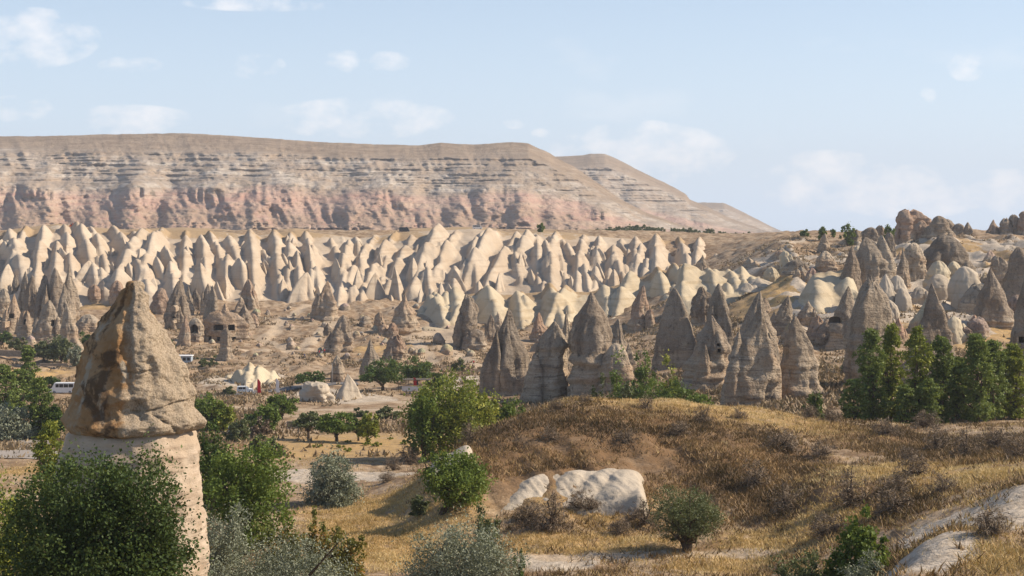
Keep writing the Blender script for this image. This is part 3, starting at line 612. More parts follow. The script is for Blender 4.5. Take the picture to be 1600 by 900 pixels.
def opening(o, px, py, wpx, hpx, Y, kind='cave_opening', depth=2.2):
    """cut a real recess where the photo shows a dark opening; an added back plate carries the inner shade as dark colour"""
    d = Vector(((px-800)/F, 1, -(py-HY)/F)); org = -Vector(o.location)
    ok, hit, nrm, _ = o.ray_cast(org+d*(Y-60), d.normalized())
    if not ok: return
    wd, hg = wpx/F*Y, hpx/F*Y
    me = bpy.data.meshes.new('cutter'); b = MB()
    n = 10 if kind == 'cave_opening' else 4
    pts = [(-wd/2, -hg/2), (wd/2, -hg/2)]+([(wd/2, hg/2), (-wd/2, hg/2)] if n == 4 else [(wd/2*math.cos(a), hg*.05+hg*.45*math.sin(a)) for a in np.linspace(0, math.pi, 8)])
    b.prism(pts, -6, depth); me.from_pydata(b.v, [], b.f)
    c = bpy.data.objects.new('cutter', me); COL.objects.link(c); c.location = Vector(o.location)+hit
    md = o.modifiers.new('cut', 'BOOLEAN'); md.operation = 'DIFFERENCE'; md.object = c; md.solver = 'EXACT'
    bpy.context.view_layer.update()
    dg = bpy.context.evaluated_depsgraph_get(); nm = bpy.data.meshes.new_from_object(o.evaluated_get(dg))
    o.modifiers.clear()
    if len(nm.polygons) > 20: o.data = nm
    bpy.data.objects.remove(c)
    bb = MB().prism([(x*.98, z*.98) for x, z in pts], depth-.35, depth-.05); k = bb.build(kind, DARK, o); k.location = hit  # back plate, coloured dark for the shade in the hole
ROCKS = []
def rocks(lst, group):
    for i, e in enumerate(lst):
        name, style, ax, ay, by, x0, x1, Y, pc, al, label = e[:11]; kw = e[11] if len(e) > 11 else {}; ops = e[12] if len(e) > 12 else []
        cx = (x0+x1)/2; q = G(cx, by, max(240, Y*.72)); Y = q.y if .72*Y < q.y < 1.6*Y else Y; k = Y/F; h = (by-ay)*k; wb = (x1-x0)*k*1.08; lean = (ax-cx)/(x1-x0)
        seed = int(ax*7+ay*3) % 9973
        mat = WHITE if pc == 'w' else (YELLOW if pc == 'y' else ROCK)
        amp = kw.pop('amp', 1.0) if kw else 1.0
        me = rock_mesh(name, h, wb, lean, style, seed, mat, amp, **kw)
        o = obj(name, me, None, ((cx-800)*k, Y, -(by-HY)*k)); c = PAT.get(pc, PAT['g']); rr = random.Random(seed); f = rr.uniform(.88, 1.14)
        o.color = (c[0]*f, c[1]*f, c[2]*f, al); tag(o, label, 'rock formation' if name == 'rock_outcrop' else 'fairy chimney', group)
        if ops:
            bpy.context.view_layer.update()
            for q in ops: opening(o, *q[:4], Y, *(q[4:]))
        ROCKS.append(o)
C, Ro = 'fairy_chimney', 'rock_outcrop'
rocks([
 (C,'cone',795,482,616,755,840,330,'d',.85,'dark stained pointed chimney, leftmost of the big row behind the grassy mound',dict(strata=.04,p=1.5)),
 (C,'cap',866,502,626,818,901,318,'g',.38,'stone chimney with a pointed cap and pale waist, second of the big row',dict(strata=.08)),
 (C,'spike',885,484,612,868,905,336,'g',.4,'thin stone pinnacle squeezed behind the capped chimney and the broad one'),
 (C,'ledge',925,457,616,890,986,326,'b',.62,'broad brown chimney with pale ledges and pitted face, widest of the big row',dict(strata=.09,p=2.2)),
 (Ro,'dome',962,536,610,940,998,320,'p',.2,'pale rounded lobe leaning on the right foot of the broad ledged chimney',dict(amp=.8)),
 (C,'tall',966,498,575,944,990,345,'g',.6,'short brown chimney peeping out right behind the broad ledged chimney'),
 (C,'tall',1054,450,572,1017,1092,352,'g',.95,'smooth grey cone standing alone above the green bushes, tallest in the middle',dict(amp=.55,strata=.02,p=1.6)),
 (C,'tall',1005,446,518,978,1022,402,'r',.7,'reddish dark cone left behind the smooth grey cone'),
 (Ro,'block',1097,452,508,1080,1112,396,'b',.8,'small jagged brown rock between the smooth grey cone and the twin chimney',dict(amp=1.7)),
 (C,'tall',1123,443,560,1096,1152,362,'g',.8,'steep grey brown cone rising behind the chimney with two small windows'),
 (C,'ledge',1112,493,606,1066,1152,331,'b',.42,'banded chimney with two small square windows on a bulging striped base',dict(strata=.09,p=2.0),[(1123,539,5,4.5,'window'),(1124,548,5,6,'window')]),
 (C,'cone',1187,455,560,1140,1222,372,'g',.7,'wide low grey cone behind the spiky striped chimney'),
 (C,'tall',1231,462,520,1203,1243,386,'g',.6,'small grey rock tooth right behind the spiky striped chimney'),
 (C,'cone',1158,507,556,1149,1167,338,'p',.4,'tiny pale pinnacle at the left shoulder of the spiky striped chimney'),
 (C,'spike',1187,474,634,1131,1214,300,'g',.36,'spiky striped chimney with a needle tip and orange banded foot',dict(strata=.09,amp=.8,p=2.0,lean_p=1.6)),
 (C,'tall',1243,494,618,1211,1285,311,'g',.45,'banded chimney with a sunlit chipped right edge, right of the spiky striped one',dict(strata=.08,p=1.7)),
 (C,'cone',1325,447,540,1288,1348,352,'g',.8,'grey cone with a pale sunlit shoulder and a dark cave at its foot',{},[(1307,500,18,10)]),
 (C,'block',1362,441,600,1314,1388,330,'g',.6,'tall slab sided chimney left of the poplars with a smooth lit right face',dict(amp=.7,p=2.6)),
 (C,'cone',1455,443,606,1404,1496,320,'b',.8,'big dark cone standing behind the poplar row',dict(p=1.4,amp=.7)),
 (C,'cone',1548,418,505,1524,1584,362,'b',.9,'dark sharp cone with a pale sunlit right flank, above the right poplars',dict(p=1.4,amp=.8)),
 (C,'tall',1602,436,620,1562,1650,312,'b',.72,'large brown chimney cut by the right edge with a square black window',dict(p=2.2,amp=.6),[(1597,531,10,10,'window',3)]),
], 'large chimneys behind the grassy mound')
rocks([
 (C,'tall',1592,386,478,1563,1650,420,'b',.9,'tall dark rock wall at the right edge above the dark sharp cone',dict(amp=.8)),
 (Ro,'block',1560,402,450,1548,1582,430,'g',.5,'blocky pale topped rock left of the tall rock wall at right edge'),
 (Ro,'dome',1476,367,440,1440,1516,482,'d',1.0,'huge dark brown dome rock on the hillside with a ragged top',dict(amp=.9)),
 (C,'tall',1353,371,474,1306,1402,446,'g',.6,'tall grey peak of the rock castle on the right hillside',dict(amp=1.1)),
 (C,'tall',1378,367,464,1350,1412,455,'p',.5,'pale twin peak right beside the tall grey peak of the rock castle'),
 (C,'block',1389,365,400,1380,1400,462,'d',1.0,'short dark stub standing on top of the rock castle'),
 (Ro,'block',1365,396,460,1342,1385,432,'o',.9,'flat orange lit slab in front of the rock castle',dict(amp=.5,p=3.0)),
 (C,'cone',1331,384,478,1300,1352,450,'b',.9,'dark shaded cone at the left foot of the rock castle'),
 (C,'spike',1410,386,452,1398,1422,440,'g',.5,'slim pinnacle right of the rock castle'),
 (C,'dome',1428,379,438,1408,1448,450,'p',.3,'pale double lobed rock between the slim pinnacle and the dark dome',dict(amp=1.3)),
 (Ro,'dome',1467,407,458,1444,1486,428,'y',.3,'banded beige rock below the dark dome',dict(strata=.1)),
 (Ro,'dome',1490,408,452,1478,1506,425,'y',.3,'smaller banded beige rock right below the dark dome',dict(strata=.1)),
 (Ro,'dome',1513,408,460,1500,1532,430,'g',.4,'lumpy grey rock right of the banded beige rocks'),
 (Ro,'dome',1388,468,502,1374,1404,366,'w',.3,'lowest white hump just left of the big dark cone',dict(amp=.85,strata=.02)),
 (C,'cone',1120,426,470,1092,1134,530,'p',.2,'pale cone in front of the flat topped yellowish bank',dict(amp=.7)),
 (C,'spike',1098,398,424,1088,1108,580,'g',.6,'small grey spire left above the flat topped bank'),
 (C,'cone',1170,402,418,1156,1186,600,'p',.3,'low pale cone above the flat topped bank'),
 (C,'cone',1221,386,402,1206,1234,610,'g',.6,'lone grey cone halfway up the right slope'),
 (Ro,'dome',1245,405,425,1226,1262,560,'d',.6,'shaded round knoll below the lone grey cone'),
 (C,'dome',1290,392,424,1276,1306,520,'p',.3,'smooth pale hump at the head of the grey ravine bank'),
 (C,'cone',1185,434,452,1150,1226,500,'w',.2,'low white spur in the golden hollow',dict(amp=.7)),
 (C,'cone',1252,416,436,1238,1270,470,'p',.3,'pale knob at the left end of the grey ravine bank'),
 (C,'cone',1263,470,508,1240,1284,360,'p',.3,'small pale rock heap between the golden hollow and the white slope',dict(amp=1.2)),
], 'rocks on the right hillside')
rocks([
 (Ro,'block',1421,331,373,1395,1452,600,'r',.9,'massive square topped rock on the skyline, biggest on the plateau',dict(amp=1.2,p=2.4)),
 (Ro,'dome',1441,344,370,1428,1452,598,'r',.9,'right shoulder of rock beside the massive square topped skyline rock'),
 (C,'dome',1467,337,368,1452,1486,620,'b',.9,'tallest rounded pinnacle of the middle skyline cluster'),
 (C,'dome',1480,342,367,1470,1494,622,'b',.9,'dark pinnacle right of the tallest one in the middle skyline cluster'),
 (C,'dome',1456,351,367,1444,1468,612,'b',.9,'low lump at the left end of the middle skyline cluster'),
 (C,'dome',1498,349,366,1486,1508,622,'b',.9,'low lump at the right part of the middle skyline cluster'),
 (C,'tall',1512,347,366,1505,1520,624,'b',.9,'last small knob at the right end of the middle skyline cluster'),
 (C,'cone',1552,343,366,1541,1564,626,'r',.9,'single small cone on the skyline near the right edge'),
 (C,'block',1571,342,366,1562,1582,628,'b',.9,'left pinnacle of the skyline cluster at the right edge'),
 (C,'block',1584,337,366,1574,1598,630,'b',.9,'middle pinnacle of the skyline cluster at the right edge'),
 (C,'dome',1600,330,368,1588,1622,632,'r',.9,'highest pinnacle of the skyline cluster, cut by the right edge'),
 (C,'dome',1361,355,376,1346,1374,560,'b',.9,'low dark rock behind the rock castle, left of the square skyline rock'),
 (C,'block',1375,353,374,1368,1384,562,'b',.9,'upright small rock next to the low dark rock behind the castle'),
 (C,'block',1337,359,376,1328,1346,566,'b',.9,'small grey stump under the plateau tree'),
], 'rocks along the plateau skyline')
rocks([
 (C,'tall',512,439,502,491,531,640,'o',.45,'grey brown cone at the foot of the pale ridge beside the forked path',dict(p=1.6)),
 (C,'tall',536,492,550,508,554,540,'b',.55,'tall ragged orange and grey chimney in mid valley casting a long shadow',dict(amp=1.2)),
 (C,'spike',512,504,524,505,520,560,'d',1.0,'tiny black spire left of the ragged orange chimney'),
 (C,'cone',579,529,596,560,600,470,'g',.8,'pointed grey cone rising behind the round dark trees',dict(p=1.4),[(579,573,6,6)]),
 (Ro,'block',619,526,560,600,638,510,'r',.6,'jagged split rock between the pointed grey cone and the sandy yard',dict(amp=1.8)),
 (C,'spike',633,459,522,612,652,590,'o',.5,'thin leaning chimney at the edge of the sandy yard',dict(amp=1.1,lean_p=.6)),
 (Ro,'block',594,489,516,586,603,575,'o',.9,'upright orange slab left of the thin leaning chimney',dict(amp=1.2)),
 (Ro,'dome',600,506,526,591,608,568,'o',.6,'small round rock in front of the upright orange slab'),
 (Ro,'dome',614,504,528,604,622,566,'r',.7,'squat rock left of the dark gateway by the sandy yard'),
 (Ro,'block',571,494,510,562,580,590,'g',.7,'small grey boulder with shaded face among the mid valley rocks'),
 (Ro,'block',730,468,538,711,748,545,'b',.7,'tall knobbly tower of stacked rock right of the sandy yard',dict(amp=1.7)),
 (C,'tall',767,491,532,756,778,545,'b',.8,'dark upright rock right of the knobbly tower'),
 (C,'tall',778,487,526,770,792,552,'p',.4,'pale narrow rock touching the dark upright rock'),
 (Ro,'dome',744,514,542,722,760,530,'b',.8,'low dark spur at the foot of the knobbly tower',dict(amp=1.3)),
 (C,'tall',842,488,530,828,858,470,'r',.9,'small rust red cone left behind the capped chimney'),
 (Ro,'dome',852,520,545,834,872,440,'r',.5,'low reddish lump left behind the capped chimney'),
 (Ro,'cap',527,555,598,517,541,436,'p',.3,'pale lumpy pinnacle above the smooth pale cone by the road',dict(amp=1.3)),
 (C,'cone',543,584,622,520,565,425,'w',.2,'smooth pale banded cone by the road bend',dict(amp=.4,strata=.05)),
 (Ro,'flat',492,598,628,470,522,420,'w',.2,'low pale block with two shaded hollows by the road',dict(amp=1.2)),
 (C,'mush',354,513,562,340,368,500,'g',.6,'mushroom like pinnacle standing alone below the cave dwellings'),
], 'rocks on the valley floor')
rocks([
 (C,'tall',281,437,514,252,296,605,'b',.7,'cone with a large round cave window right of the big foreground chimney',{},[(275,481,9,9),(271,496,6,4),(274,502,5,4)]),
 (C,'cone',294,446,490,280,304,612,'g',.7,'narrow grey cone hugging the cone with the round cave window'),
 (C,'tall',332,446,530,313,344,582,'g',.6,'tall slender cone beside the square cave rooms'),
 (C,'tall',325,443,490,314,338,592,'g',.8,'grey point showing left behind the tall slender cone'),
 (C,'cone',306,449,486,290,318,625,'d',.9,'dark shaded cone between the round windowed cone and the slender cone'),
 (C,'dome',252,450,488,238,268,628,'r',.9,'reddish rounded rock just right of the foreground chimney tip'),
 (C,'tall',388,436,484,368,406,640,'r',.6,'brown tower with an orange split face right of the cave dwellings',dict(amp=1.2)),
 (C,'cone',352,473,514,340,368,576,'o',.6,'orange tinted cone above the square cave rooms'),
 (Ro,'block',346,486,536,312,388,572,'o',.8,'carved rock wall with rows of dark square rooms',dict(amp=1.0,p=3.5,depth=.5,sub=0),[(341,512,15,9,'window',4),(361,512,10,9,'window',4),(328,529,5,7,'doorway',3),(341,530,6,7,'doorway',3),(365,529,6,5,'doorway',3)]),
 (Ro,'dome',305,496,534,290,322,568,'p',.3,'rounded pale rock with a big arched cave mouth',dict(amp=.6),[(303,514,12,14,'cave_opening',4),(302,529,9,6)]),
 (C,'tall',291,494,540,278,300,562,'r',.6,'reddish leaning slab left of the arched cave mouth'),
 (C,'spike',382,474,522,364,398,576,'b',.8,'dark spire at the right end of the cave dwellings',dict(amp=1.2)),
 (Ro,'dome',395,490,512,384,404,590,'r',.6,'small overhanging rock right of the dark spire'),
 (C,'tall',86,418,512,62,112,602,'b',.7,'tallest brown tower of the left pinnacle cluster'),
 (C,'tall',70,428,510,54,88,606,'d',.9,'shaded tower left of the tallest in the left pinnacle cluster'),
 (C,'tall',51,430,506,36,70,610,'b',.8,'second tower from the left in the left pinnacle cluster'),
 (C,'tall',40,424,502,26,56,618,'g',.6,'leftmost tower of the left pinnacle cluster'),
 (C,'spike',108,410,512,94,126,604,'g',.7,'slim high tower at the right side of the left pinnacle cluster'),
 (C,'spike',100,442,520,88,120,590,'g',.6,'sharp fin in front of the left pinnacle cluster'),
 (C,'tall',104,474,552,88,128,575,'p',.35,'fluted pale skirt rock below the left pinnacle cluster'),
 (C,'tall',77,469,534,50,102,558,'g',.65,'pointed house rock with a lit right edge and narrow door slit',dict(p=1.5),[(82,505,4,9,'window')]),
 (C,'cone',58,496,534,46,72,552,'g',.5,'small cone at the left foot of the pointed house rock'),
 (C,'cone',22,459,520,0,36,565,'o',.5,'cone dwelling with window and door at the far left',dict(p=2.0,amp=.6),[(17,494,8,7,'window'),(13,506,5,9,'doorway')]),
 (Ro,'block',41,488,530,26,54,560,'o',.4,'blocky rock with a tall slit right of the far left dwelling',dict(amp=.8),[(38,503,4,8,'window')]),
 (C,'block',4,452,498,-10,14,580,'p',.4,'pale stub cut by the left edge behind the dwelling'),
 (C,'block',148,446,474,137,160,640,'r',.8,'small hut shaped rock left of the foreground chimney tip'),
 (C,'cone',160,450,472,154,167,642,'g',.6,'little peg rock next to the hut shaped rock'),
 (C,'dome',183,438,478,170,196,640,'r',.7,'knob rock touching the left outline of the foreground chimney tip'),
 (Ro,'dome',138,491,518,118,156,570,'p',.3,'low pale boulder mass left of the foreground chimney'),
 (C,'tall',24,430,470,14,34,640,'d',.8,'dark upright rock below the pale ridge at far left'),
 (C,'cone',225,444,470,214,236,640,'g',.7,'rock stub right behind the foreground chimney tip'),
], 'rocks around the cave dwellings')
rocks([
 (Ro,'dome',1507,416,484,1482,1542,392,'w',.3,'largest smooth white hump on the right hillside',dict(amp=.8,strata=.02,sub=2)),
 (Ro,'dome',1466,428,468,1442,1492,408,'w',.3,'low white hump left of the largest white hump',dict(amp=.8,strata=.02,sub=2)),
 (Ro,'cone',1384,428,486,1358,1408,388,'w',.3,'white fluted hump with several folds below the rock castle',dict(amp=.8,strata=.02,sub=2,facet=.5)),
 (Ro,'dome',1402,430,484,1386,1424,392,'w',.3,'tall white hump right of the fluted hump below the rock castle',dict(amp=.8,strata=.02,sub=2)),
 (Ro,'dome',1409,450,488,1396,1424,380,'w',.3,'small white egg shaped hump in front of the tall white hump',dict(amp=.5,strata=.02,sub=0)),
 (Ro,'dome',1436,448,474,1418,1452,400,'w',.3,'little white mound right of the white hump group',dict(amp=.8,strata=.02,sub=1)),
], 'white humps on the right hillside')
# small boulders scattered on the valley slopes
def boulders():
    r = random.Random(3); ms = [rock_mesh('boulder', 1.0, 1.6, r.uniform(-.2, .2), 'dome', 400+i, ROCK, 1.3, ns=16, nr=12, sub=0) for i in range(5)]
    for i in range(120):
        px = r.uniform(380, 780) if i % 3 else r.uniform(-20, 380); py = r.uniform(482, 560); p = G(px, py, 420)
        o = obj('boulder', ms[i % 5], None, p-Vector((0,0,.15))); s = r.uniform(.7, 2.1)*(1.7 if i % 4 == 0 else 1); o.scale = (s, s, s*r.uniform(.8, 1.2)); o.rotation_euler.z = r.uniform(0, 6)
        o.color = (*(k*r.uniform(.9, 1.3) for k in PAT['p']), .5); tag(o, 'small loose boulder lying on the dry mid valley slope', 'boulder', 'boulders on the mid valley slope')
boulders()
def knobs():
    r = random.Random(21); ms = [rock_mesh('rock_outcrop', 1.0, r.uniform(1.0, 1.7), r.uniform(-.2, .2), ('tall', 'cone', 'dome', 'block')[i % 4], 700+i, (ROCK, ROCK, YELLOW, ROCK)[i % 4], 1.1, ns=40, nr=30) for i in range(8)]
    n = 0
    while n < 46:
        px = r.uniform(1190, 1610); py = r.uniform(385, 540); p = G(px, py, 320)
        if p.y > 720: continue
        o = obj('rock_outcrop', ms[n % 8], None, p-Vector((0,0,.5))); s = r.uniform(2.6, 6.5); o.scale = (s, s, s*r.uniform(.8, 1.3)); o.rotation_euler.z = r.uniform(0, 6); n += 1
        o.color = (*(k*r.uniform(.9, 1.2) for k in PAT[r.choice('gbpo')]), .6); tag(o, 'small weathered rock knob scattered among the larger rocks of the right hillside', 'rock formation', 'small rock knobs on the right hillside')
knobs()
# ------------------------------------------------------------------ the foreground chimney: cap on a pale column
def hero_chimney():
    Y = 100.0; k = Y/F
    root = empty('fairy_chimney', at(206, Y)-Vector((0,0,.3)), 'huge foreground chimney with a brown conical cap on a pale column, behind dark tree', 'fairy chimney')
    L = root.location
    capm, nt, b = newmat('chimney_cap', 1.0, .08); t = NT(nt)
    n1 = t.noise(.45, 5, .6); n2 = t.noise(1.7, 5, .65); n3 = t.noise(9, 5, .75); stv = t.noise(.9, 4, .6, (1,1,.22), .6)
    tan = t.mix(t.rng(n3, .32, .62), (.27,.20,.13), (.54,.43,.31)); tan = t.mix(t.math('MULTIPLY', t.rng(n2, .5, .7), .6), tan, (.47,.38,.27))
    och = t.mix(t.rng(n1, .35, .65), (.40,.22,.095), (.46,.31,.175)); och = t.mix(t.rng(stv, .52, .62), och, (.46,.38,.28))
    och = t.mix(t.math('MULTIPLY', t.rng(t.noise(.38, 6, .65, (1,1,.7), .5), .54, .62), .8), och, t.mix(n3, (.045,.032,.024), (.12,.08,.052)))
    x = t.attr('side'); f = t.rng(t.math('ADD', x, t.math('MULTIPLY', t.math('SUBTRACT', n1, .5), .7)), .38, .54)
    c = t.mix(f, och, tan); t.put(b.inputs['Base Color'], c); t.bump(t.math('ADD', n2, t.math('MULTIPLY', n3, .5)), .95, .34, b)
    colm, nt, b = newmat('chimney_column', 1.0, .08); t = NT(nt)
    n1 = t.noise(.5, 5, .6); st = t.noise(1.6, 5, .6, (.12,.12,1.0), .3); n3 = t.noise(6, 4, .7)
    c = t.mix(t.rng(n1, .35, .65), (.43,.33,.235), (.51,.41,.31)); c = t.mix(t.math('MULTIPLY', t.rng(st, .52, .66), .7), c, (.36,.26,.18)); c = t.mix(t.math('MULTIPLY', t.rng(n3, .55, .75), .35), c, (.25,.185,.13))
    t.put(b.inputs['Base Color'], c); t.bump(t.math('ADD', st, t.math('MULTIPLY', n3, .4)), .9, .2, b)
    def shell(rows, nm, mat, ns, nr, a1, a2, seed, extra=None, band=0):
        rr = np.array(rows, float); py = np.linspace(rr[0,0], rr[-1,0], nr); l = np.interp(py, rr[:,0], rr[:,1]); rt = np.interp(py, rr[:,0], rr[:,2])
        th = np.linspace(0, 2*np.pi, ns, endpoint=False); TH, PY = np.meshgrid(th, py); c0 = ((l+rt)/2)[:,None]; hw = ((rt-l)/2)[:,None]
        cx, cy = np.cos(TH), np.sin(TH); p = 1.75; rot = .55; sup = (np.abs(np.cos(TH+rot))**p+np.abs(np.sin(TH+rot))**p)**(-1/p); sup = sup/(sup*np.abs(cx)).max()
        z = -(PY-HY)*k; sc = hw*k
        n1 = fbm(cx*2.1+seed, cy*2.1, z*.28, seed=seed, octv=4, gain=.55); n2 = fbm(cx*sc*1.3, cy*sc*1.3, z*1.3, seed=seed+3, octv=4, gain=.6)
        rad = sup*(1+.0*n1)*sc+a1*n1*np.minimum(sc, 3)*.3+a2*n2
        if band: rad = rad+band*fbm(z/.7, z*0+seed, seed=seed+6, octv=3)+band*.6*fbm(z/.25+cx, cy*3, seed=seed+7, octv=2)
        if extra is not None: rad = extra(rad, TH, PY)
        X = (c0-800)*k+cx*rad; Yv = Y+cy*rad*.95
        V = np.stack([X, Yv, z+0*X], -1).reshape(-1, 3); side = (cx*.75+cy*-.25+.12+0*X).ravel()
        V = np.concatenate([V, V.reshape(nr, ns, 3)[0].mean(0)[None], V.reshape(nr, ns, 3)[-1].mean(0)[None]]); side = np.append(side, [0, 0])
        i = np.arange(nr*ns).reshape(nr, ns); j = np.roll(i, -1, 1); Fc = np.stack([i[:-1], i[1:], j[1:], j[:-1]], -1).reshape(-1, 4)
        A, B = nr*ns, nr*ns+1; faces = Fc.tolist()+[(int(i[0,q]), int(j[0,q]), A) for q in range(ns)]+[(int(j[-1,q]), int(i[-1,q]), B) for q in range(ns)]
        V = V-np.array(L); me = bpy.data.meshes.new(nm); me.from_pydata(V.tolist(), [], faces); me.polygons.foreach_set('use_smooth', np.ones(len(faces), dtype=bool))
        a_ = me.attributes.new('side', 'FLOAT', 'POINT'); a_.data.foreach_set('value', side.astype(np.float32)); me.materials.append(mat); me.update()
        return obj(nm, me, root)
    def carve(rad, TH, PY):
        a = (TH-np.pi*1.5)            # 0 faces the camera, + towards the right
        def crack(u, wd, dp): return -dp*np.exp(-(u/wd)**2)
        r = rad
        r = r+crack(PY-(628+6*np.sin(a*4)), 1.6, .22)*(a > .25)*(a < 1.4)
        r = r+crack(PY-(571+4*np.sin(a*5)), 1.4, .16)*(a > .05)*(a < .6)
        r = r+crack((a-.62-(PY-640)*.012)*60, 1.7, .25)*(PY > 615)
        r = r-.5*sstep(.55, .15, np.abs(a-.12))*sstep(655, 640, PY)*sstep(612, 632, PY)          # broken hollow above the rim
        r = r-.35*sstep(560, 650, PY)*sstep(.1, -.5, a)
        r = r+.45*sstep(.18, .30, a)*sstep(700, 480, PY)*sstep(1.3, .7, a)                       # proud grainy right flank
        return r
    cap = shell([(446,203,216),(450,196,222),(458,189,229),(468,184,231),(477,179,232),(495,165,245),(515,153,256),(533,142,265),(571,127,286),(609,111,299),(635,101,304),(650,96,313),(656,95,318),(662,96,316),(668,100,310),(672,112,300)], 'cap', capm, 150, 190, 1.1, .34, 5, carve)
    shell([(664,120,292),(676,108,303),(692,103,308),(722,92,311),(756,89,315),(820,86,318),(900,82,320),(980,76,325),(1060,66,330)], 'column', colm, 130, 120, .45, .16, 9, None, .15)
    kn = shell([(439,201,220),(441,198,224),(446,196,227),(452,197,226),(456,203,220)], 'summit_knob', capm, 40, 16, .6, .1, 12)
hero_chimney()
# ------------------------------------------------------------------ vegetation
def leaves(P, D, size, slim, rng, droop=0.0):
    """one small rhombic leaf per point P, lying roughly across direction D"""
    n = len(P); a = rng.normal(size=(n, 3))+D*.6; a[:,2] -= droop; a /= np.linalg.norm(a, axis=1)[:,None]
    b = rng.normal(size=(n, 3)); b -= (b*a).sum(1)[:,None]*a; b /= np.linalg.norm(b, axis=1)[:,None]+1e-9
    s = size*rng.uniform(.6, 1.35, n)[:,None]
    return np.stack([P-a*s*.5, P+b*s*slim*.5, P+a*s*.5, P-b*s*slim*.5], 1)
def crown_pts(rx, ry, rz, n, rng, shape, seed, clump):
    """clump centres then leaf points: uneven outline, gaps between clumps"""
    nc = max(8, int(n/clump)); d = rng.normal(size=(nc*3, 3)); d /= np.linalg.norm(d, axis=1)[:,None]
    r = rng.uniform(0, 1, nc*3)**(1/2.6)
    bump = 1+.5*fbm(d[:,0]*1.7+seed, d[:,1]*1.7, d[:,2]*1.7, seed=seed, octv=2)
    c = d*(r*bump)[:,None]
    if shape == 'poplar':
        z = rng.uniform(-1, 1, nc*3); prof = np.clip(1-np.clip(z-.35, 0, 1)**1.7*1.5, .2, 1)*np.clip(1-np.clip(-z-.6, 0, 1)*.6, .5, 1)*(1+.22*np.sin(z*7+seed))
        ang = rng.uniform(0, 6.283, nc*3); rr = np.sqrt(rng.uniform(.05, 1, nc*3))*prof*(1+.3*fbm(np.cos(ang)*2+seed, np.sin(ang)*2, z*4, seed=seed, octv=2))
        c = np.stack([np.cos(ang)*rr, np.sin(ang)*rr, z], 1)
    elif shape == 'shrub': c[:,2] = np.abs(c[:,2])*1.9-.95
    elif shape == 'flat': c[:,2] = np.where(c[:,2] < -.35, -.35+(c[:,2]+.35)*.3, c[:,2])
    c = c[:nc]; cr = np.clip(rng.normal(.21, .06, nc), .10, .34)
    k = rng.randint(0, nc, n); g = rng.normal(size=(n, 3))*.48
    P = c[k]+g*cr[k][:,None]; out = c[k]/(np.linalg.norm(c[k], axis=1)[:,None]+1e-6)
    if shape == 'poplar': P[:,2] = c[k][:,2]+g[:,2]*.05; P[:,:2] = c[k][:,:2]+g[:,:2]*.28
    v = np.clip(rng.uniform(0, 1, nc)[k]*.6+rng.uniform(0, 1, n)*.4, 0, 1)
    sc = np.array([rx, ry, rz]); return P*sc, out, v, c*sc
def make_tree(name, loc, w_, h, mat, n, leaf, label, cat='tree', group=None, shape='round', slim=.65, trunk=.28, lean=0.0, seed=None, clump=60, stems=1, dw=1.0):
    """Empty at the foot > trunk, crown; h total height, w_ crown width"""
    seed = seed if seed is not None else int(abs(loc[0]*31+loc[1]*7)) % 9999; rng = np.random.RandomState(seed)
    root = empty(name, loc, label, cat, group)
    cz0 = h*trunk if shape not in ('shrub',) else 0.0; rz = (h-cz0)/2; cz = cz0+rz
    P, out, v, cen = crown_pts(w_/2*.88, w_/2*.88*dw, rz*.95, n, rng, shape, seed, clump)
    P = P+np.array([lean, 0, cz]); cen = cen+np.array([lean, 0, cz]); P[:,2] = np.maximum(P[:,2], .05)
    Q = leaves(P, out, leaf, slim, rng)
    me = mesh('crown', Q.reshape(-1, 3), np.arange(n*4).reshape(-1, 4), mat, False, None, dict(v=v))
    b = MB(); r0 = max(.06, min(.03*h+.02*w_, .42))
    for s in range(stems):
        off = Vector((rng.uniform(-.25, .25)*w_*.3*(stems > 1), rng.uniform(-.2, .2)*w_*.2*(stems > 1), 0))
        fork = Vector((lean*.45, 0, max(cz0*.85, h*.16)))+off*1.5
        b.tube([off*.4+Vector((0,0,-.3)), off*.7+Vector((lean*.15, .02*h, fork.z*.5)), fork], [r0*1.25, r0, r0*.8], 7)
        for q in rng.choice(len(cen), min(len(cen), 9 if h > 3 else 5), replace=False):
            e = Vector(cen[q]); m = fork.lerp(e, .5)+Vector(rng.normal(size=3)*.06*w_); m.z = max(m.z, fork.z*.9)
            b.tube([fork, m, e], [r0*.6, r0*.34, r0*.1], 5, False)
    b.build('trunk', BARK, root, True); obj('crown', me, root)
    return root
def tree(name, cx, top, base, wpx, mat, n, leafpx, label, Y=None, **kw):
    p = G(cx, base) if Y is None else at(cx, Y)
    k = p.y/F; ztop = -(top-HY)*k; h = max(ztop-p.z, .8)
    kw['lean'] = kw.pop('leanpx', 0)*k
    wf = 1.25 if kw.get('shape') == 'poplar' else 1.12
    if mat is L_SILVER: n = int(n*1.5)
    if kw.get('shape') == 'poplar': n = int(n*1.3); kw['clump'] = 26
    return make_tree(name, p-Vector((0,0,.1)), wpx*k*wf, h, mat, int(n*.95), leafpx*k*1.62, label, **kw)
def copy_tree(root, loc, s, label, rz):
    r = root.copy(); COL.objects.link(r); r.location = loc; r.scale = s; r.rotation_euler.z = rz; r['label'] = label
    for ch in list(root.children): c = ch.copy(); COL.objects.link(c); c.parent = r
    return r
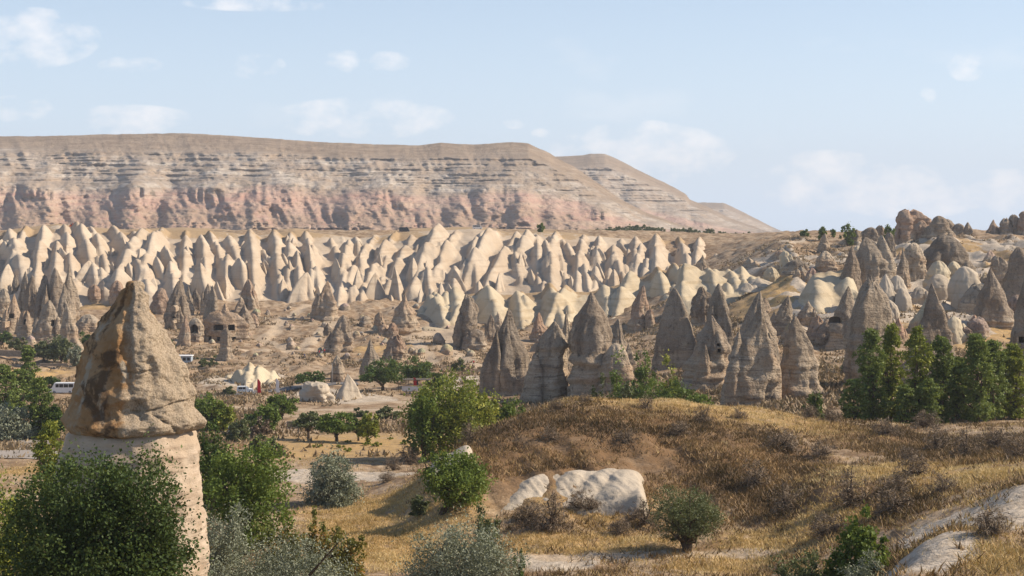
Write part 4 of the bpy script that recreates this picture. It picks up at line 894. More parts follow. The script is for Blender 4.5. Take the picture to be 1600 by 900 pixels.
# near trees and bushes
L_HERO = mat_leaf('leaf_walnut', (.020,.038,.009), (.045,.078,.017), (.11,.15,.035), .18)
tree('leafy_tree',150,716,900,305,L_HERO,76000,3.5,'large dark green leafy tree in front of the foreground chimney column',Y=86,trunk=.05,clump=170,dw=.7)
tree('leafy_tree',5,745,900,150,L_YELLOW,12000,3.2,'yellow green tree cut by the left edge beside the dark leafy tree',Y=93,trunk=.1,clump=45)
tree('poplar_tree',78,655,790,40,L_YELLOW,5500,2.6,'thin pale green poplar just left of the foreground chimney column',Y=170,shape='poplar',trunk=.05)
tree('oleaster_bush',345,790,880,92,L_SILVER,9000,2.8,'round silvery bush between the foreground chimney and the green tree',Y=112,shape='shrub',slim=.42)
tree('leafy_tree',386,692,826,140,L_GREEN,17000,3.0,'bright green broad tree right of the foreground chimney',Y=128,trunk=.05,clump=50)
tree('leafy_tree',332,672,740,66,L_DARK,8000,2.8,'dark green tree touching the right side of the chimney column',Y=150,trunk=.08)
tree('oleaster_bush',520,706,792,92,L_SILVER,11000,2.6,'grey green rounded oleaster on the pale wash between two golden fields',shape='shrub',slim=.422)
tree('oleaster_bush',442,826,900,240,L_SILVER,17000,2.8,'wide silvery bush spreading along the bottom edge, left of centre',Y=97,shape='shrub',slim=.42,dw=.6)
tree('sumac_bush',532,818,884,88,L_RUST,7000,3.0,'green bush with rust red leaf tips beside the wide silvery bush',Y=112,shape='shrub')
tree('sumac_bush',440,802,860,80,L_RUST,6000,3.0,'rust tinted bush under the bright green broad tree',Y=116,shape='shrub')
tree('sumac_bush',497,800,850,46,L_RUST,3500,3.0,'small rust tinted bush between the two larger rust tinted ones',Y=114,shape='shrub')
tree('oleaster_bush',718,806,900,192,L_SILVER,19000,2.8,'big silvery oleaster bush at the bottom edge near the centre',Y=104,shape='shrub',slim=.42,dw=.7)
tree('leaning_tree',690,702,806,106,L_GREEN,11000,2.7,'leaning green tree with a bent trunk at the left end of the mound',trunk=.1,leanpx=22,clump=45)
tree('leafy_bush',655,770,806,40,L_OLIVE,3000,2.4,'low dark bush at the left foot of the leaning tree',shape='shrub')
tree('leafy_bush',757,792,830,56,L_OLIVE,4500,2.7,'olive green bush behind the big silvery bush at the bottom',Y=118,shape='shrub')
tree('leafy_tree',1075,763,862,108,L_OLIVE,15000,2.3,'round olive green tree casting a shadow on the dry clearing',trunk=.12,slim=.4,clump=45,stems=3)
tree('leafy_bush',1346,812,884,92,L_GREEN,8000,3.6,'bright green broad leaved bush in the gully beside the pale slope',Y=96,shape='shrub',slim=.8)
tree('leafy_bush',1248,856,900,110,L_OLIVE,8000,2.8,'olive yellow bush at the bottom edge left of the bright green bush',Y=98,shape='shrub')
tree('leafy_bush',1352,866,900,90,L_SILVER,6000,2.4,'grey green low bush at the bottom edge below the bright green bush',Y=90,shape='shrub',slim=.42)
tree('leafy_bush',812,848,885,22,L_DARK,1500,2.6,'small dark sapling right of the big silvery bush',Y=112,shape='shrub')
# the poplar row on the right
for i, (cx, top, wd, n, ad) in enumerate([(1334,590,34,3500,'short dark poplar at the left end of the poplar row'),(1362,512,38,7500,'broad poplar second from the left in the poplar row'),(1392,503,34,6500,'tallest thin poplar with see-through crown in the poplar row'),(1434,508,34,6500,'slender lit poplar in the middle of the poplar row'),(1470,522,36,6500,'poplar in front of the big dark cone, right of the slender lit one'),
        (1497,556,34,5500,'shorter dense poplar between two taller ones in the row'),(1527,519,40,7500,'full dark poplar, third from the right edge'),(1552,530,34,6500,'full poplar second from the right edge'),(1582,535,40,7000,'pale green poplar at the right edge')]):
    tree('poplar_tree',cx,top,668,wd,(L_YELLOW if i in (2,3,8) else L_POP),n,2.5,ad,Y=232+(i % 3)*5,shape='poplar',trunk=.02,group='row of poplars on the right',clump=30)
tree('poplar_tree',1415,600,668,30,L_POP,4000,2.5,'low bushy poplar filling the gap left of the slender lit poplar',Y=228,shape='poplar',trunk=.02,group='row of poplars on the right')
tree('poplar_tree',1452,590,668,30,L_POP,4000,2.5,'low bushy poplar filling the gap right of the slender lit poplar',Y=228,shape='poplar',trunk=.02,group='row of poplars on the right')
tree('leafy_bush',1273,606,645,30,L_DARK,3000,2.4,'small dark tree below the banded chimney, left of the poplar row',Y=212,shape='shrub')
# trees around the mound and chimneys
tree('leafy_tree',690,588,690,118,L_YELLOW,15000,2.7,'big yellow green tree left behind the mound',Y=236,trunk=.03,clump=45)
tree('leafy_tree',738,596,684,86,L_YELLOW,9000,2.7,'yellowing right half tree merging with the big yellow green tree',Y=238,trunk=.03,clump=45)
tree('leafy_tree',662,618,690,50,L_GREEN,6000,2.7,'green lower tree at the left foot of the big yellow green tree',Y=232,trunk=.03)
tree('leafy_tree',792,614,668,54,L_GREEN,6000,2.6,'green tree between the big yellow green tree and the mound slope',Y=246,trunk=.03)
for cx, top, base, wd, m, Y, lb in [(962,578,620,56,L_GREEN,262,'pale green bush below the broad ledged chimney'),(1004,546,590,38,L_GREEN,318,'green bush in the gap left of the smooth grey cone'),(1046,556,590,36,L_YELLOW,316,'low green bush at the foot of the smooth grey cone'),(1022,588,628,66,L_GREEN,256,'wide green bush in front of the smooth grey cone'),(1062,594,628,54,L_GREEN,254,'green bush right of the wide one before the smooth grey cone'),(1092,606,634,56,L_GREEN,250,'low green bush left of the spiky striped chimney'),(985,592,626,46,L_OLIVE,258,'olive bush between the pale green bush and the wide green bush'),(935,596,620,26,L_OLIVE,264,'small olive bush at the foot of the broad ledged chimney')]:
    tree('leafy_bush',cx,top,base,wd,m,int(wd*70),2.4,lb,Y=Y,shape='shrub',group='bushes behind the mound crest')
tree('bare_rock_sapling' if False else 'dry_bush',1338,545,600,40,L_OLIVE,2500,2.3,'dark shrub in the shaded gap between the banded chimney and the slab sided one',Y=330,shape='shrub')
# mid valley trees
MID = [
 ('leafy_tree',598,560,610,70,L_DARK,5200,2.2,'broad dark tree in front of the pointed grey cone','flat',.1),('leafy_tree',652,560,604,54,L_DARK,4200,2.2,'second dark tree beside the sandy track, behind the red flag','flat',.15),('leafy_tree',680,580,606,26,L_DARK,1800,2.2,'small dark tree right of the second dark tree','round',.15),
 ('leafy_tree',486,580,610,48,L_DARK,3000,2.2,'dark spreading tree at the road bend','flat',.25),
 ('leafy_tree',326,612,676,60,L_GREEN,5500,2.4,'green tree right of the foreground chimney rim','round',.05),('leafy_tree',350,625,676,40,L_YELLOW,3200,2.4,'yellowish tree right of the green one by the chimney rim','round',.05),
 ('leafy_tree',440,616,656,48,L_GREEN,3800,2.4,'round green tree behind the orchard row','round',.1),('leafy_tree',418,630,680,44,L_GREEN,4000,2.4,'green tree left in the orchard row','round',.1),('leafy_tree',398,640,682,30,L_DARK,2200,2.4,'dark small tree leftmost of the orchard row','round',.1),
 ('leafy_tree',482,642,688,46,L_OLIVE,3200,2.4,'thin crowned olive tree with a visible trunk in the orchard row','flat',.35),('leafy_tree',526,646,690,62,L_GREEN,5000,2.4,'widest green tree of the orchard row casting a shadow left','flat',.25),('leafy_tree',574,646,694,36,L_YELLOW,3600,2.4,'yellow green tree at the right end of the orchard row','round',.12),('leafy_tree',560,652,690,26,L_OLIVE,1800,2.4,'thin olive tree squeezed between two orchard trees','round',.3),
 ('dry_bush',408,652,684,30,L_DRY,2200,2.4,'rusty brown dry bush among the orchard trees','shrub',0),('leafy_bush',374,648,690,46,L_OLIVE,2600,2.4,'grey olive bush left of the rusty dry bush','shrub',0),('leafy_bush',425,680,716,42,L_OLIVE,3600,2.2,'dark grey round bush on the golden field','shrub',0),('leafy_bush',403,672,712,28,L_OLIVE,1800,2.2,'grey bush left of the dark round bush on the golden field','shrub',0),
 ('leafy_bush',605,630,654,40,L_OLIVE,2200,2.3,'olive bush right behind the orchard row','shrub',0),('leafy_bush',560,636,652,30,L_OLIVE,1500,2.3,'olive bush behind the yellow green orchard tree','shrub',0),
 ('leafy_bush',716,560,580,24,L_OLIVE,1400,2.0,'round olive bush beside the footpath in mid valley','shrub',0),('leafy_bush',692,585,602,24,L_SILVER,1200,2.0,'grey bush right of the small dark tree','shrub',0),
 ('leafy_bush',316,558,574,24,L_OLIVE,1300,2.0,'olive bush right of the grey kiosk','shrub',0),('leafy_bush',334,556,572,18,L_OLIVE,900,2.0,'small olive bush left of the mushroom like pinnacle','shrub',0),('leafy_bush',360,600,618,26,L_OLIVE,1300,2.0,'dark green bush at the left foot of the pale furrowed mound','shrub',0),
 ('leafy_bush',268,528,552,18,L_DARK,1300,2.0,'dark green bush at the right outline of the foreground chimney','shrub',0),
 ('poplar_tree',44,538,628,24,L_POP,4200,2.2,'tall dark poplar at the left among the village gardens','poplar',.03),('poplar_tree',30,575,650,26,L_POP,3500,2.3,'poplar left below the tall dark garden poplar','poplar',.03),('poplar_tree',60,588,690,34,L_POP,5000,2.4,'dense poplar in front of the white minibus','poplar',.03),('poplar_tree',8,568,656,34,L_POP,4000,2.3,'dark poplar at the left edge','poplar',.03),
 ('leafy_tree',78,586,612,24,L_DARK,1900,2.2,'small round dark tree left of the white minibus','round',.15),('oleaster_bush',18,632,690,72,L_SILVER,6500,2.4,'grey willow like bush at the left edge behind the car park','shrub',0),('leafy_tree',88,630,690,38,L_DARK,3800,2.4,'dark tree against the left outline of the foreground chimney','round',.05),
 ('leafy_tree',68,530,566,32,L_OLIVE,3000,2.1,'grey green garden tree below the pointed house rock','round',.05),('leafy_tree',96,526,568,42,L_OLIVE,4200,2.1,'widest grey green garden tree below the pinnacle cluster','round',.05),('leafy_tree',118,540,572,22,L_SILVER,2000,2.1,'silvery garden tree next to the widest grey green one','round',.05),('leafy_tree',140,518,548,30,L_DARK,2200,2.1,'dark bush against the left flank of the foreground chimney','round',.05),('leafy_tree',4,518,540,26,L_DARK,1800,2.1,'dark garden tree at the left edge below the dwelling','round',.1),('leafy_tree',26,528,552,30,L_OLIVE,2000,2.1,'thin garden tree below the far left dwelling','round',.2),('leafy_bush',106,498,520,16,L_OLIVE,900,2.0,'bush growing on the fluted pale skirt rock','shrub',0),
]
for nm, cx, top, base, wd, m, n, lp, lb, shp, trk in MID:
    kw = dict(shape=shp, trunk=trk)
    if cx in (106,): kw['Y'] = 566
    tree(nm, cx, top, base, wd, m, n, lp, lb, **kw)
for cx, top, wd, lb, Y in [(1324,347,24,'round green tree alone on the plateau skyline',640),(1284,354,13,'small green tree on the skyline left of the round one',680),(1388,352,20,'pale tree left of the massive skyline rock',640),(1256,358,14,'dark low bush on the plateau skyline',690),(1302,358,8,'tiny bush on the skyline between the two plateau trees',690),(845,348,13,'small tree on top of the pale ridge',900)]:
    tree('leafy_tree',cx,top,364,wd,L_GREEN,1500,1.9,lb,Y=Y,shape='round',trunk=.12)
def wood():
    """distant garden belt below the far mesa: one mass"""
    rng = np.random.RandomState(5); Qs = []; vs = []
    for i in range(150):
        px = rng.uniform(930, 1215); base = np.interp(px, [930,1000,1060,1140,1215],[367,366,370,374,368])-rng.uniform(0, 12)*sstep(1215, 1100, px); Y = 1120+rng.uniform(-60, 150); k = Y/F
        P, out, v, _ = crown_pts(rng.uniform(5, 9)*k, 4*k, rng.uniform(2.5, 5)*k, 130, rng, 'round', i, 20); P += np.array([(px-800)*k, Y, -(base-HY)*k])
        Qs.append(leaves(P, out, 1.2, .7, rng)); vs.append(v)
    Q = np.concatenate(Qs); me = mesh('garden_belt', Q.reshape(-1, 3), np.arange(len(Q)*4).reshape(-1, 4), L_OLIVE, False, None, dict(v=np.concatenate(vs)))
    o = obj('garden_belt', me); o['kind'] = 'stuff'; tag(o, 'distant green belt of garden trees below the far mesa', 'trees')
wood()
# dry bushes: one built per kind, then copied with their own places
def dry_bushes():
    protos = []
    for i in range(5):
        r = make_tree('dry_bush', Vector((0,0,0)), 2.6, 1.7+.2*i, L_DRY, 1500, .34, 'dry twiggy bush', 'bush', 'dry bushes', shape='shrub', slim=.10, seed=50+i, clump=14, stems=3); protos.append(r)
    spots = [(1225,705,1.5,'large grey leafless bush above the golden ledge'),(1285,712,1.1,'grey leafless bush right of the largest one above the golden ledge'),(1430,745,1.2,'round grey dry bush standing in the golden ledge'),(1465,705,1.3,'dark dry bush behind the golden ledge'),(1510,712,1.2,'brown dry bush right behind the golden ledge'),(1445,668,1.5,'grey dry bush below the poplar row'),(1385,680,1.2,'dry bush left below the poplar row'),(1548,835,.9,'leafless bush on the pale slope at bottom right'),(1392,805,1.3,'pale grey dry bush in the dark gully'),(1330,790,1.3,'brown dry bush at the upper edge of the gully'),
        (1290,840,1.3,'brown dry bush left of the bright green bush'),(1005,820,1.3,'tall dry bush left of the round olive green tree'),(968,836,.9,'small dry bush left of the tall one near the olive tree'),(905,800,1.0,'dry brown bush below the right white rock face'),(860,830,1.5,'grey green dry bush below the white rock face'),(830,815,1.2,'brown dry bush at the left below the white rock face'),(925,800,.8,'small bush right below the white rock face'),(640,725,1.6,'pinkish brown dry bush at the left end of the mound'),(615,735,1.1,'low brown bush left of the mound'),(1010,640,.8,'dry bush on the golden mound crest'),(915,628,.7,'dry bush on the left part of the mound crest'),(1155,655,.8,'dry bush on the middle of the mound crest'),(1265,652,.9,'dry bush on the right part of the mound crest'),
        (1300,660,1.0,'dry bush at the right end of the mound crest'),(1100,660,.9,'dry bush just below the mound crest'),(1060,680,1.0,'brown bush on the shaded mound front'),(980,690,.9,'brown bush left on the mound front'),(860,690,.9,'brown bush on the left mound front'),(1180,760,1.2,'dark bush in the hollow right of the white rock face'),(1230,800,1.2,'dark dry bush above the clearing right of the olive tree'),(1560,700,1.4,'dry bush at the right edge below the poplars'),(1590,715,1.3,'dry bush at the far right above the pale slope'),(1420,720,.9,'small dry bush behind the round grey one'),(870,640,.7,'bush on the mound shoulder left of its crest'),(735,690,1.0,'dry bush on the left shoulder of the mound'),(605,752,.9,'grey twiggy bush beside the pale wash'),(1475,770,1.0,'dry bush where the pale slope meets the gully'),(1405,770,1.1,'dry bush at the edge of the golden ledge')]
    r = random.Random(9)
    for i, (px, py, s, lb) in enumerate(spots):
        p = G(px, py); q = protos[i % 5]
        if i < 5: q.location = p-Vector((0,0,.1)); q.scale = (s*1.1, s*1.1, s); q['label'] = lb; q['group'] = 'dry bushes on the near slopes'
        else: copy_tree(q, p-Vector((0,0,.1)), (s*1.1, s*1.1, s), lb, r.uniform(0, 6))
    gp = make_tree('field_vine', G(495,700), 2.2, 1.0, L_YELLOW, 500, .28, 'low green vine on the golden field, leftmost', 'vine', 'vines on the golden field', shape='shrub', seed=80)
    for px, py, s, lb in [(530,702,.9,'low green vine in the middle of the golden field, below the orchard'),(545,706,1.0,'low green vine right of the middle one on the golden field'),(572,697,.9,'low green vine under the yellow green orchard tree'),(588,699,1.2,'spreading green vine right of the yellow green orchard tree'),(632,695,1.0,'green vine near the right end of the golden field'),(543,692,.7,'tiny green vine close to the orchard row'),(610,688,.7,'tiny green vine right of the orchard row')]:
        copy_tree(gp, G(px, py), (s, s, s), lb, px)
dry_bushes()
# ------------------------------------------------------------------ grass and scrub too many to count
L_GRASS = mat_leaf('dry_grass', (.43,.28,.11), (.57,.40,.175), (.69,.53,.27), .2)
L_BROWN = mat_leaf('brown_scrub', (.085,.05,.026), (.17,.105,.052), (.36,.23,.10), .08)
L_SCRUB = mat_leaf('valley_scrub', (.15,.10,.055), (.26,.185,.11), (.38,.28,.165), .08)
def tufts(name, label, n, nb, mat, hgt, wid, spread, region, seed, dens):
    rng = np.random.RandomState(seed); px = rng.uniform(*region[0], n*4); Y = np.exp(rng.uniform(np.log(region[1][0]), np.log(region[1][1]), n*4)); X = (px-800)/F*Y
    keep = rng.uniform(0, 1, n*4) < dens(X, Y, px); X, Y = X[keep][:n], Y[keep][:n]; m = len(X); Z = ground_h(X, Y)
    s = rng.uniform(.5, 1.3, m)*(.7+.6*(fbm(X/3, Y/3, seed=seed, octv=2)*.5+.5)); tv = np.clip(.5+.9*fbm(X/5, Y/5, seed=seed+1, octv=3)+rng.uniform(-.3, .3, m), 0, 1)
    b = np.stack([X, Y, Z], 1)[:,None,:]+np.concatenate([rng.normal(size=(m, nb, 2))*spread*s[:,None,None], np.full((m, nb, 1), -.04)], 2)
    d = np.concatenate([rng.normal(size=(m, nb, 2))*.5, rng.uniform(.55, 1.1, (m, nb, 1))], 2)*(hgt*s)[:,None,None]
    side = np.stack([rng.normal(size=(m, nb)), rng.normal(size=(m, nb))*.6, np.zeros((m, nb))], 2); side /= np.linalg.norm(side, axis=2)[:,:,None]; side *= (wid*s)[:,None,None]
    T = np.stack([b-side, b+side, b+d], 2).reshape(-1, 3)
    me = mesh(name, T, np.arange(len(T)).reshape(-1, 3), mat, False, None, dict(v=np.clip(np.repeat(tv, nb)+rng.uniform(-.25, .25, m*nb), 0, 1)))
    o = obj(name, me); o['kind'] = 'stuff'; tag(o, label, 'grass' if 'grass' in name else 'scrub'); return o
def onbank(X, Y):
    px = 800+F*X/Y; row = HY-ground_h(X, Y)*F/Y
    return ((px > 735) & (px < 1012) & (row > np.interp(px, [738,780,850,960,1010],[790,752,734,726,732])) & (row < np.interp(px, [738,850,980,1010],[808,800,770,750]))).astype(float)
def d_gold(X, Y, px):
    return np.clip(blobs(X, Y, GOLD)*1.0+.05*(px > 700)+.08, 0, 1)*(1-.93*np.clip(np.maximum(blobs(X, Y, PALE), onbank(X, Y))*1.3, 0, 1))*(1-.8*pathmask(X, Y))*(1-.72*blobs(X, Y, BROWN)*(1-blobs(X, Y, GOLD)))
def d_brown(X, Y, px):
    return np.clip(blobs(X, Y, BROWN)+.14, 0, 1)*(1-.95*np.clip(np.maximum(blobs(X, Y, PALE), onbank(X, Y))*1.4, 0, 1))*(1-.9*blobs(X, Y, GOLD))*np.clip(.75+1.0*fbm(X/7, Y/7, seed=91, octv=2), 0, 1)
tufts('dry_grass', 'golden dry grass covering the near fields and ledges', 44000, 6, L_GRASS, .30, .034, .22, ((-40,1640),(72,235)), 61, d_gold)
tufts('brown_scrub', 'low brown scrub covering the mound front and gullies', 30000, 8, L_BROWN, .46, .05, .34, ((640,1640),(76,225)), 62, d_brown)
def d_mid(X, Y, px):
    return np.clip(.30+1.1*fbm(X/22, Y/30, seed=95, octv=3), 0, 1)*(1-.95*pathmask(X, Y))*(1-.7*blobs(X, Y, PALE))*(1-.93*np.clip(blobs(X, Y, GOLD)*1.4, 0, 1))
tufts('valley_scrub', 'sparse low scrub dotting the valley floor and far slopes', 30000, 4, L_SCRUB, .9, .28, .5, ((-60,1660),(240,700)), 63, d_mid)
# ------------------------------------------------------------------ roads, car park, vehicles, small things
ASPH = plain('asphalt', (.16,.15,.145), .9, .2, .2, .6); PAVE = plain('car_park_gravel', (.34,.30,.26), 1, .1, .25, .5)
W_PAINT = plain('white_paint', (.78,.78,.76), .35, .5, .03); K_PAINT = plain('black_paint', (.03,.03,.035), .3, .5, .05); GLASS = plain('dark_glass', (.02,.025,.03), .12, .6, .1)
RUB = plain('rubber', (.03,.03,.03), .9, .2); RIM = plain('wheel_rim', (.45,.45,.46), .4, .5, .1, 2, .6); LAMP = plain('lamp_glass', (.6,.55,.5), .2, .5); TAIL = plain('tail_lamp', (.35,.03,.02), .3, .5)
RED = plain('red_cloth', (.55,.035,.04), .8, .2, .15, 1.5); WCL = plain('white_cloth', (.75,.73,.72), .8, .2, .08, 1.5); POLE = plain('grey_metal', (.28,.28,.28), .5, .4, .1); WOOD = plain('old_wood', (.20,.135,.085), .9, .15, .3, 3)
KIO = plain('kiosk_panel', (.33,.39,.45), .7, .3, .15, 1.0); STONE = plain('stone_wall', (.34,.27,.20), 1, .1, .4, 1.2); SHADE = plain('awning_cloth', (.13,.11,.09), .9, .1, .2, 1); ORG = plain('orange_red_paint', (.55,.10,.03), .5, .4, .1)
SKIN = plain('skin', (.45,.29,.21), .7, .3, .05); TROU = plain('dark_trousers', (.05,.05,.07), .9, .2, .1)
def strip(name, pts, width, mat, lift=.14):
    q = [G(*p) for p in pts]; P = [q[0]]
    for a, b in zip(q[:-1], q[1:]):
        n = max(2, int((b-a).length/3)); P += [a.lerp(b, i/n) for i in range(1, n+1)]
    V = []; nw = 5
    for i, p in enumerate(P):
        d = P[min(i+1, len(P)-1)]-P[max(i-1, 0)]; nrm = Vector((-d.y, d.x, 0)).normalized()
        zz = [gz(*(p+nrm*width*t).xy) for t in (-.5, -.25, 0, .25, .5)]; zc = max(zz)*.5+sum(zz)/5*.5
        for t in np.linspace(-.5, .5, nw): c = p+nrm*width*t; V.append((c.x, c.y, max(zc, gz(c.x, c.y))+lift))
    o = obj(name, mesh(name, np.array(V), gridfaces(len(P), nw), mat)); o['kind'] = 'structure'; return o
strip('road', [(296,622),(350,617),(400,613),(450,609),(500,604),(560,601)], 6.0, ASPH)
strip('car_park', [(-60,693),(20,694),(96,697)], 9.0, PAVE); strip('car_park', [(-60,713),(20,714),(92,716)], 9.0, PAVE)
def wheel(root, x, y, r):
    w_ = empty('wheel', (x, y, r), '', ''); del w_['label']; del w_['category']; w_.parent = root
    MB().tube([(0,-.11,0),(0,.11,0)], [r, r], 14).build('tyre', RUB, w_, True); MB().tube([(0,-.125,0),(0,.125,0)], [r*.6, r*.6], 10).build('rim', RIM, w_, True)
def vehicle(name, p, rz, L, H, W, paint, label, cat, group=None, kind='van'):
    root = empty(name, p, label, cat, group, rz); w2 = W/2; g = .22
    if kind == 'van':     out = [(-L/2,g+.1),(-L/2,H*.96),(-L/2+.15,H),(L/2-1.15,H),(L/2-.55,H*.56),(L/2-.08,H*.46),(L/2,g+.1),(L/2-.2,g),(-L/2+.15,g)]
    elif kind == 'car':   out = [(-L/2,g+.15),(-L/2,H*.6),(-L/2+.12,H*.95),(-L/2+.5,H),(L*.06,H),(L*.24,H*.64),(L*.46,H*.55),(L/2,H*.36),(L/2,g+.05),(-L/2+.1,g)]
    else:                 out = [(-L/2,g+.3),(-L/2,H),(L*.16,H),(L*.17,H*.86),(L*.33,H*.84),(L*.42,H*.5),(L/2,H*.45),(L/2,g+.1),(-L/2,g)]
    b = MB().prism(out, -w2, w2).build('body', paint, root)
    z0, z1 = H*.58, H*.9
    if kind == 'car': wins = [(-L*.40,-L*.16),(-L*.14,L*.06)]
    elif kind == 'van': wins = [(-L*.44,-L*.26),(-L*.24,-L*.06),(-L*.04,L*.12),(L*.14,L*.27)]
    else: wins = [(L*.19,L*.31)]
    for s in (-1, 1):
        for a, c in wins: MB().box(((a+c)/2, s*(w2+.004), (z0+z1)/2), (c-a, .03, z1-z0)).build('window', GLASS, root)
        MB().box((L/2-.05, s*W*.36, H*.40), (.14, .3, .16)).build('headlight', LAMP, root); MB().box((-L/2-.01, s*W*.40, H*.5), (.08, .16, .3)).build('tail_light', TAIL, root)
        for xx in (-L*.31, L*.32): wheel(root, xx, s*(w2-.08), .34)
    fx0, fz0, fx1, fz1 = (L/2-1.08, H*.93, L/2-.60, H*.60) if kind == 'van' else ((L*.075, H*.96, L*.225, H*.68) if kind == 'car' else (L*.335, H*.80, L*.41, H*.53))
    MB().prism([(fx0,fz0),(fx1,fz1),(fx1+.05,fz1+.03),(fx0+.05,fz0+.03)], -w2*.85, w2*.85).build('windscreen', GLASS, root)
    return root
vehicle('parked_car', G(383,615)+Vector((0,0,.16)), .12, 4.3, 1.75, 1.8, W_PAINT, 'white high roofed car on the road below the pale furrowed mound', 'car', None, 'car')
vehicle('minibus', G(99,615)+Vector((0,0,.1)), math.pi, 6.4, 2.7, 2.1, W_PAINT, 'white minibus partly hidden by the left edge of the foreground chimney', 'minibus')
vehicle('parked_car', G(86,614)+Vector((0,0,.1)), math.pi, 4.2, 1.5, 1.8, K_PAINT, 'small dark car parked left of the white minibus', 'car', None, 'car')
vehicle('parked_car', G(4,689)+Vector((0,0,.1)), .2, 4.2, 1.5, 1.8, W_PAINT, 'white car at the left edge beside the car park', 'car', None, 'car')
vehicle('parked_car', G(374,678)+Vector((0,0,.1)), .9, 4.0, 1.5, 1.8, W_PAINT, 'pale car half hidden behind the grey olive bush', 'car', None, 'car')
vehicle('parked_car', G(478,670)+Vector((0,0,.1)), .1, 4.2, 1.5, 1.8, W_PAINT, 'pale car behind the trunk of the thin crowned olive tree', 'car', None, 'car')
def ridge_pt(px, Y): X = (px-800)/F*Y; return Vector((X, Y, float(ridge_h(np.array([X]), np.array([Y]))[0][0])))
vehicle('panel_van', ridge_pt(632,884)+Vector((0,0,.05)), 0, 5.9, 2.7, 2.0, K_PAINT, 'black van parked on the top of the pale ridge', 'van')
vehicle('panel_van', ridge_pt(746,884)+Vector((0,0,.05)), 0, 5.6, 2.5, 2.0, W_PAINT, 'white van parked on the top of the pale ridge', 'van')
vehicle('flatbed_truck', ridge_pt(116,884)+Vector((0,0,.05)), math.pi, 5.4, 2.6, 2.0, ORG, 'orange red truck standing on the pale ridge at left', 'truck', None, 'truck')
def flag(px, py, top, mat, label, Y=None):
    p = G(px, py); h = (py-top)/F*p.y; root = empty('feather_flag', p, label, 'flag', 'feather flags by the road')
    MB().tube([(0,0,-.2),(0,0,h*.9),(.25,0,h)], [.04,.03,.02], 6).build('pole', POLE, root)
    b = MB(); zs = np.linspace(.18, 1, 9)
    b.prism([(.04, h*z) for z in zs]+[(.04+.95*math.sin(math.pi*min(1, (1.02-z)*3)/2)*(.9+.1*math.sin(z*9)), h*z) for z in zs[::-1]], -.025, .025); b.build('cloth', mat, root)
flag(402,619,592,RED,'red feather flag beside the white car'); flag(431,619,592,WCL,'white feather flag right of the red one'); flag(646,609,590,RED,'red feather flag under the dark trees by the market')
def lamp(px, py, top, label):
    p = G(px, py); h = (py-top)/F*p.y; root = empty('lamp_post', p, label, 'lamp post', 'posts along the road')
    MB().tube([(0,0,-.2),(0,0,h)], [.09,.06], 7).build('post', POLE, root, True); MB().tube([(0,0,h-.05),(-.5,0,h+.08),(-1.0,0,h+.05)], [.05,.04,.04], 6).build('arm', POLE, root, True); MB().box((-1.15,0,h+.02), (.55,.22,.12)).build('lamp_head', POLE, root)
lamp(384,619,592,'thin lamp post in front of the white car'); lamp(395,617,598,'short post between the white car and the red flag'); lamp(519,607,568,'wooden brown post near the pale lumpy pinnacle'); lamp(472,614,600,'post left of the low pale block')
def kiosk():
    p = G(289,566); k = p.y/F; root = empty('kiosk', p, 'small blue grey booth with a flat roof right of the foreground chimney', 'kiosk')
    L, H = 22*k, 11*k
    MB().box((0,0,H*.45), (L, 3, H*.9)).build('wall', KIO, root); MB().box((0,-.2,H*.95), (L+.7, 3.9, .22)).build('roof', WCL, root)
    for x in (-.3, .02, .32): MB().box((x*L, -1.52, H*.5), (L*.2, .08, H*.42)).build('window', GLASS, root)
kiosk()
def market():
    p = G(646,612); root = empty('market_counter', p, 'long pale low counter beside the red flag under the dark trees', 'counter'); k = p.y/F
    MB().box((0,0,.7), (36*k, .5, 1.4)).build('front_panel', WCL, root); MB().box((0,.1,1.45), (37*k, .9, .1)).build('top', WOOD, root)
    p = G(648,608); root = empty('market_awning', p, 'dark flat awning on posts under the trees behind the red flag', 'awning')
    MB().box((0,0,2.6), (52*k, 4, .15)).build('roof', SHADE, root)
    for x in (-25, -9, 9, 25): MB().tube([(x*k,-1.8,-.3),(x*k,-1.8,2.6)], [.07,.07], 6).build('post', WOOD, root)
    for i, px in enumerate((608, 616)):
        p = G(px, 612); r = empty('log_bench', p, ('rustic log bench left of the long pale counter','second rustic log bench close to the long pale counter')[i], 'bench', 'log benches by the market')
        MB().box((0,0,.5), (1.8,.5,.12)).build('seat', WOOD, r)
        for s in (-.7, .7): MB().box((s,0,.2), (.15,.4,.55)).build('leg', WOOD, r)
market()
def stone_walls():
    for a, b, hh, lb in [((-6,556),(60,560),2.2,'long stone garden wall below the far left dwelling'),((62,572),(104,575),1.2,'low stone wall below the grey green garden trees'),((448,668),(474,668),1.6,'pale wall segment behind the orchard trees')]:
        p, q = G(*a), G(*b); d = q-p; root = empty('stone_wall', p, lb, 'wall', rz=math.atan2(d.y, d.x)); L = d.xy.length; n = int(L/1.0); r = random.Random(n)
        for row in range(max(2, int(hh/.42))):
            bb = MB(); x = 0
            while x < L:
                wd = r.uniform(.5, 1.1); bb.box((x+wd/2, r.uniform(-.05, .05), .2+row*.42), (wd-.05, .5, .39)); x += wd
            bb.build('stone_course', STONE, root)
stone_walls()
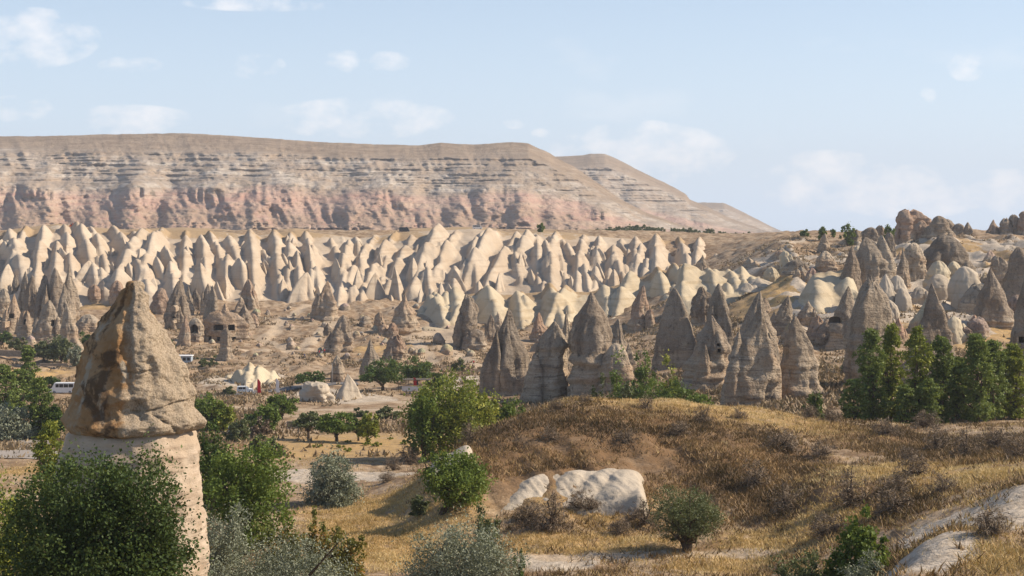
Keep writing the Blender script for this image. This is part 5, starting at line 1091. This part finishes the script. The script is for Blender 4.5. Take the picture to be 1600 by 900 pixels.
def person_mesh(shirt, seed):
    """standing figure grown from a joint skeleton, 1.72 m"""
    r = random.Random(seed); st = r.uniform(.06, .16)
    J = [(0,0,.95),(0,0,1.15),(0,0,1.40),(0,0,1.50),(0,0,1.63),(.10,0,.90),(.11+st,.03,.50),(.12+st,0,.07),(.13+st,-.14,.05),(-.10,0,.90),(-.11,-.04,.50),(-.12,.04,.07),(-.13,-.10,.05),(.20,0,1.40),(.27,.02,1.12),(.27,-.08,.88),(-.20,0,1.40),(-.28,.03,1.12),(-.25,-.10,.90)]
    E = [(0,1),(1,2),(2,3),(3,4),(0,5),(5,6),(6,7),(7,8),(0,9),(9,10),(10,11),(11,12),(2,13),(13,14),(14,15),(2,16),(16,17),(17,18)]
    R = [.15,.135,.15,.06,.10,.09,.065,.05,.045,.09,.065,.05,.045,.065,.05,.035,.065,.05,.035]
    me = bpy.data.meshes.new('body'); me.from_pydata(J, E, []); o = bpy.data.objects.new('tmp', me); COL.objects.link(o)
    md = o.modifiers.new('skin', 'SKIN'); sv = me.skin_vertices[0].data
    for i, q in enumerate(R): sv[i].radius = (q, q*.8)
    sv[0].use_root = True; s2 = o.modifiers.new('sub', 'SUBSURF'); s2.levels = 1
    bpy.context.view_layer.update(); nm = bpy.data.meshes.new_from_object(o.evaluated_get(bpy.context.evaluated_depsgraph_get())); bpy.data.objects.remove(o)
    nm.materials.clear()
    for m in (TROU, shirt, SKIN, K_PAINT): nm.materials.append(m)
    for f in nm.polygons: z = f.center.z; f.material_index = 0 if z < .95 else (1 if z < 1.46 else (3 if z > 1.66 else 2)); f.use_smooth = True
    return nm
PM = [person_mesh(RED, 1), person_mesh(WCL, 2), person_mesh(plain('blue_shirt', (.06,.09,.2)), 3)]
for px, py, m, rz, lb in [(476,561,2,.5,'person in dark clothes standing alone on the slope below the ragged orange chimney'),(499,555,0,1.2,'person in a red top, left of the small group below the ragged orange chimney'),(503,557,1,2.2,'person in a white top in the small group below the ragged chimney'),(507,553,0,4.0,'person in a red top, right of the small group below the ragged chimney'),(740,572,0,.3,'person in a red top on the footpath near the dark stained chimney')]:
    o = obj('person', PM[m], None, G(px, py)); o.rotation_euler.z = rz; tag(o, lb, 'person', 'visitors on the valley slopes')
# ------------------------------------------------------------------ the air
hm = bpy.data.materials.new('haze'); hm.use_nodes = True; hn = hm.node_tree; hn.nodes.remove(hn.nodes['Principled BSDF'])
pv = hn.nodes.new('ShaderNodeVolumePrincipled'); pv.inputs['Color'].default_value = (.86,.91,1,1); pv.inputs['Density'].default_value = .00009; pv.inputs['Anisotropy'].default_value = .15
hn.links.new(pv.outputs[0], [n for n in hn.nodes if n.type == 'OUTPUT_MATERIAL'][0].inputs['Volume'])
hz = MB().box((400,3050,60), (9800,6600,360)).build('haze', hm); hz['kind'] = 'stuff'; tag(hz, 'thin bluish summer haze filling the whole valley air', 'haze')
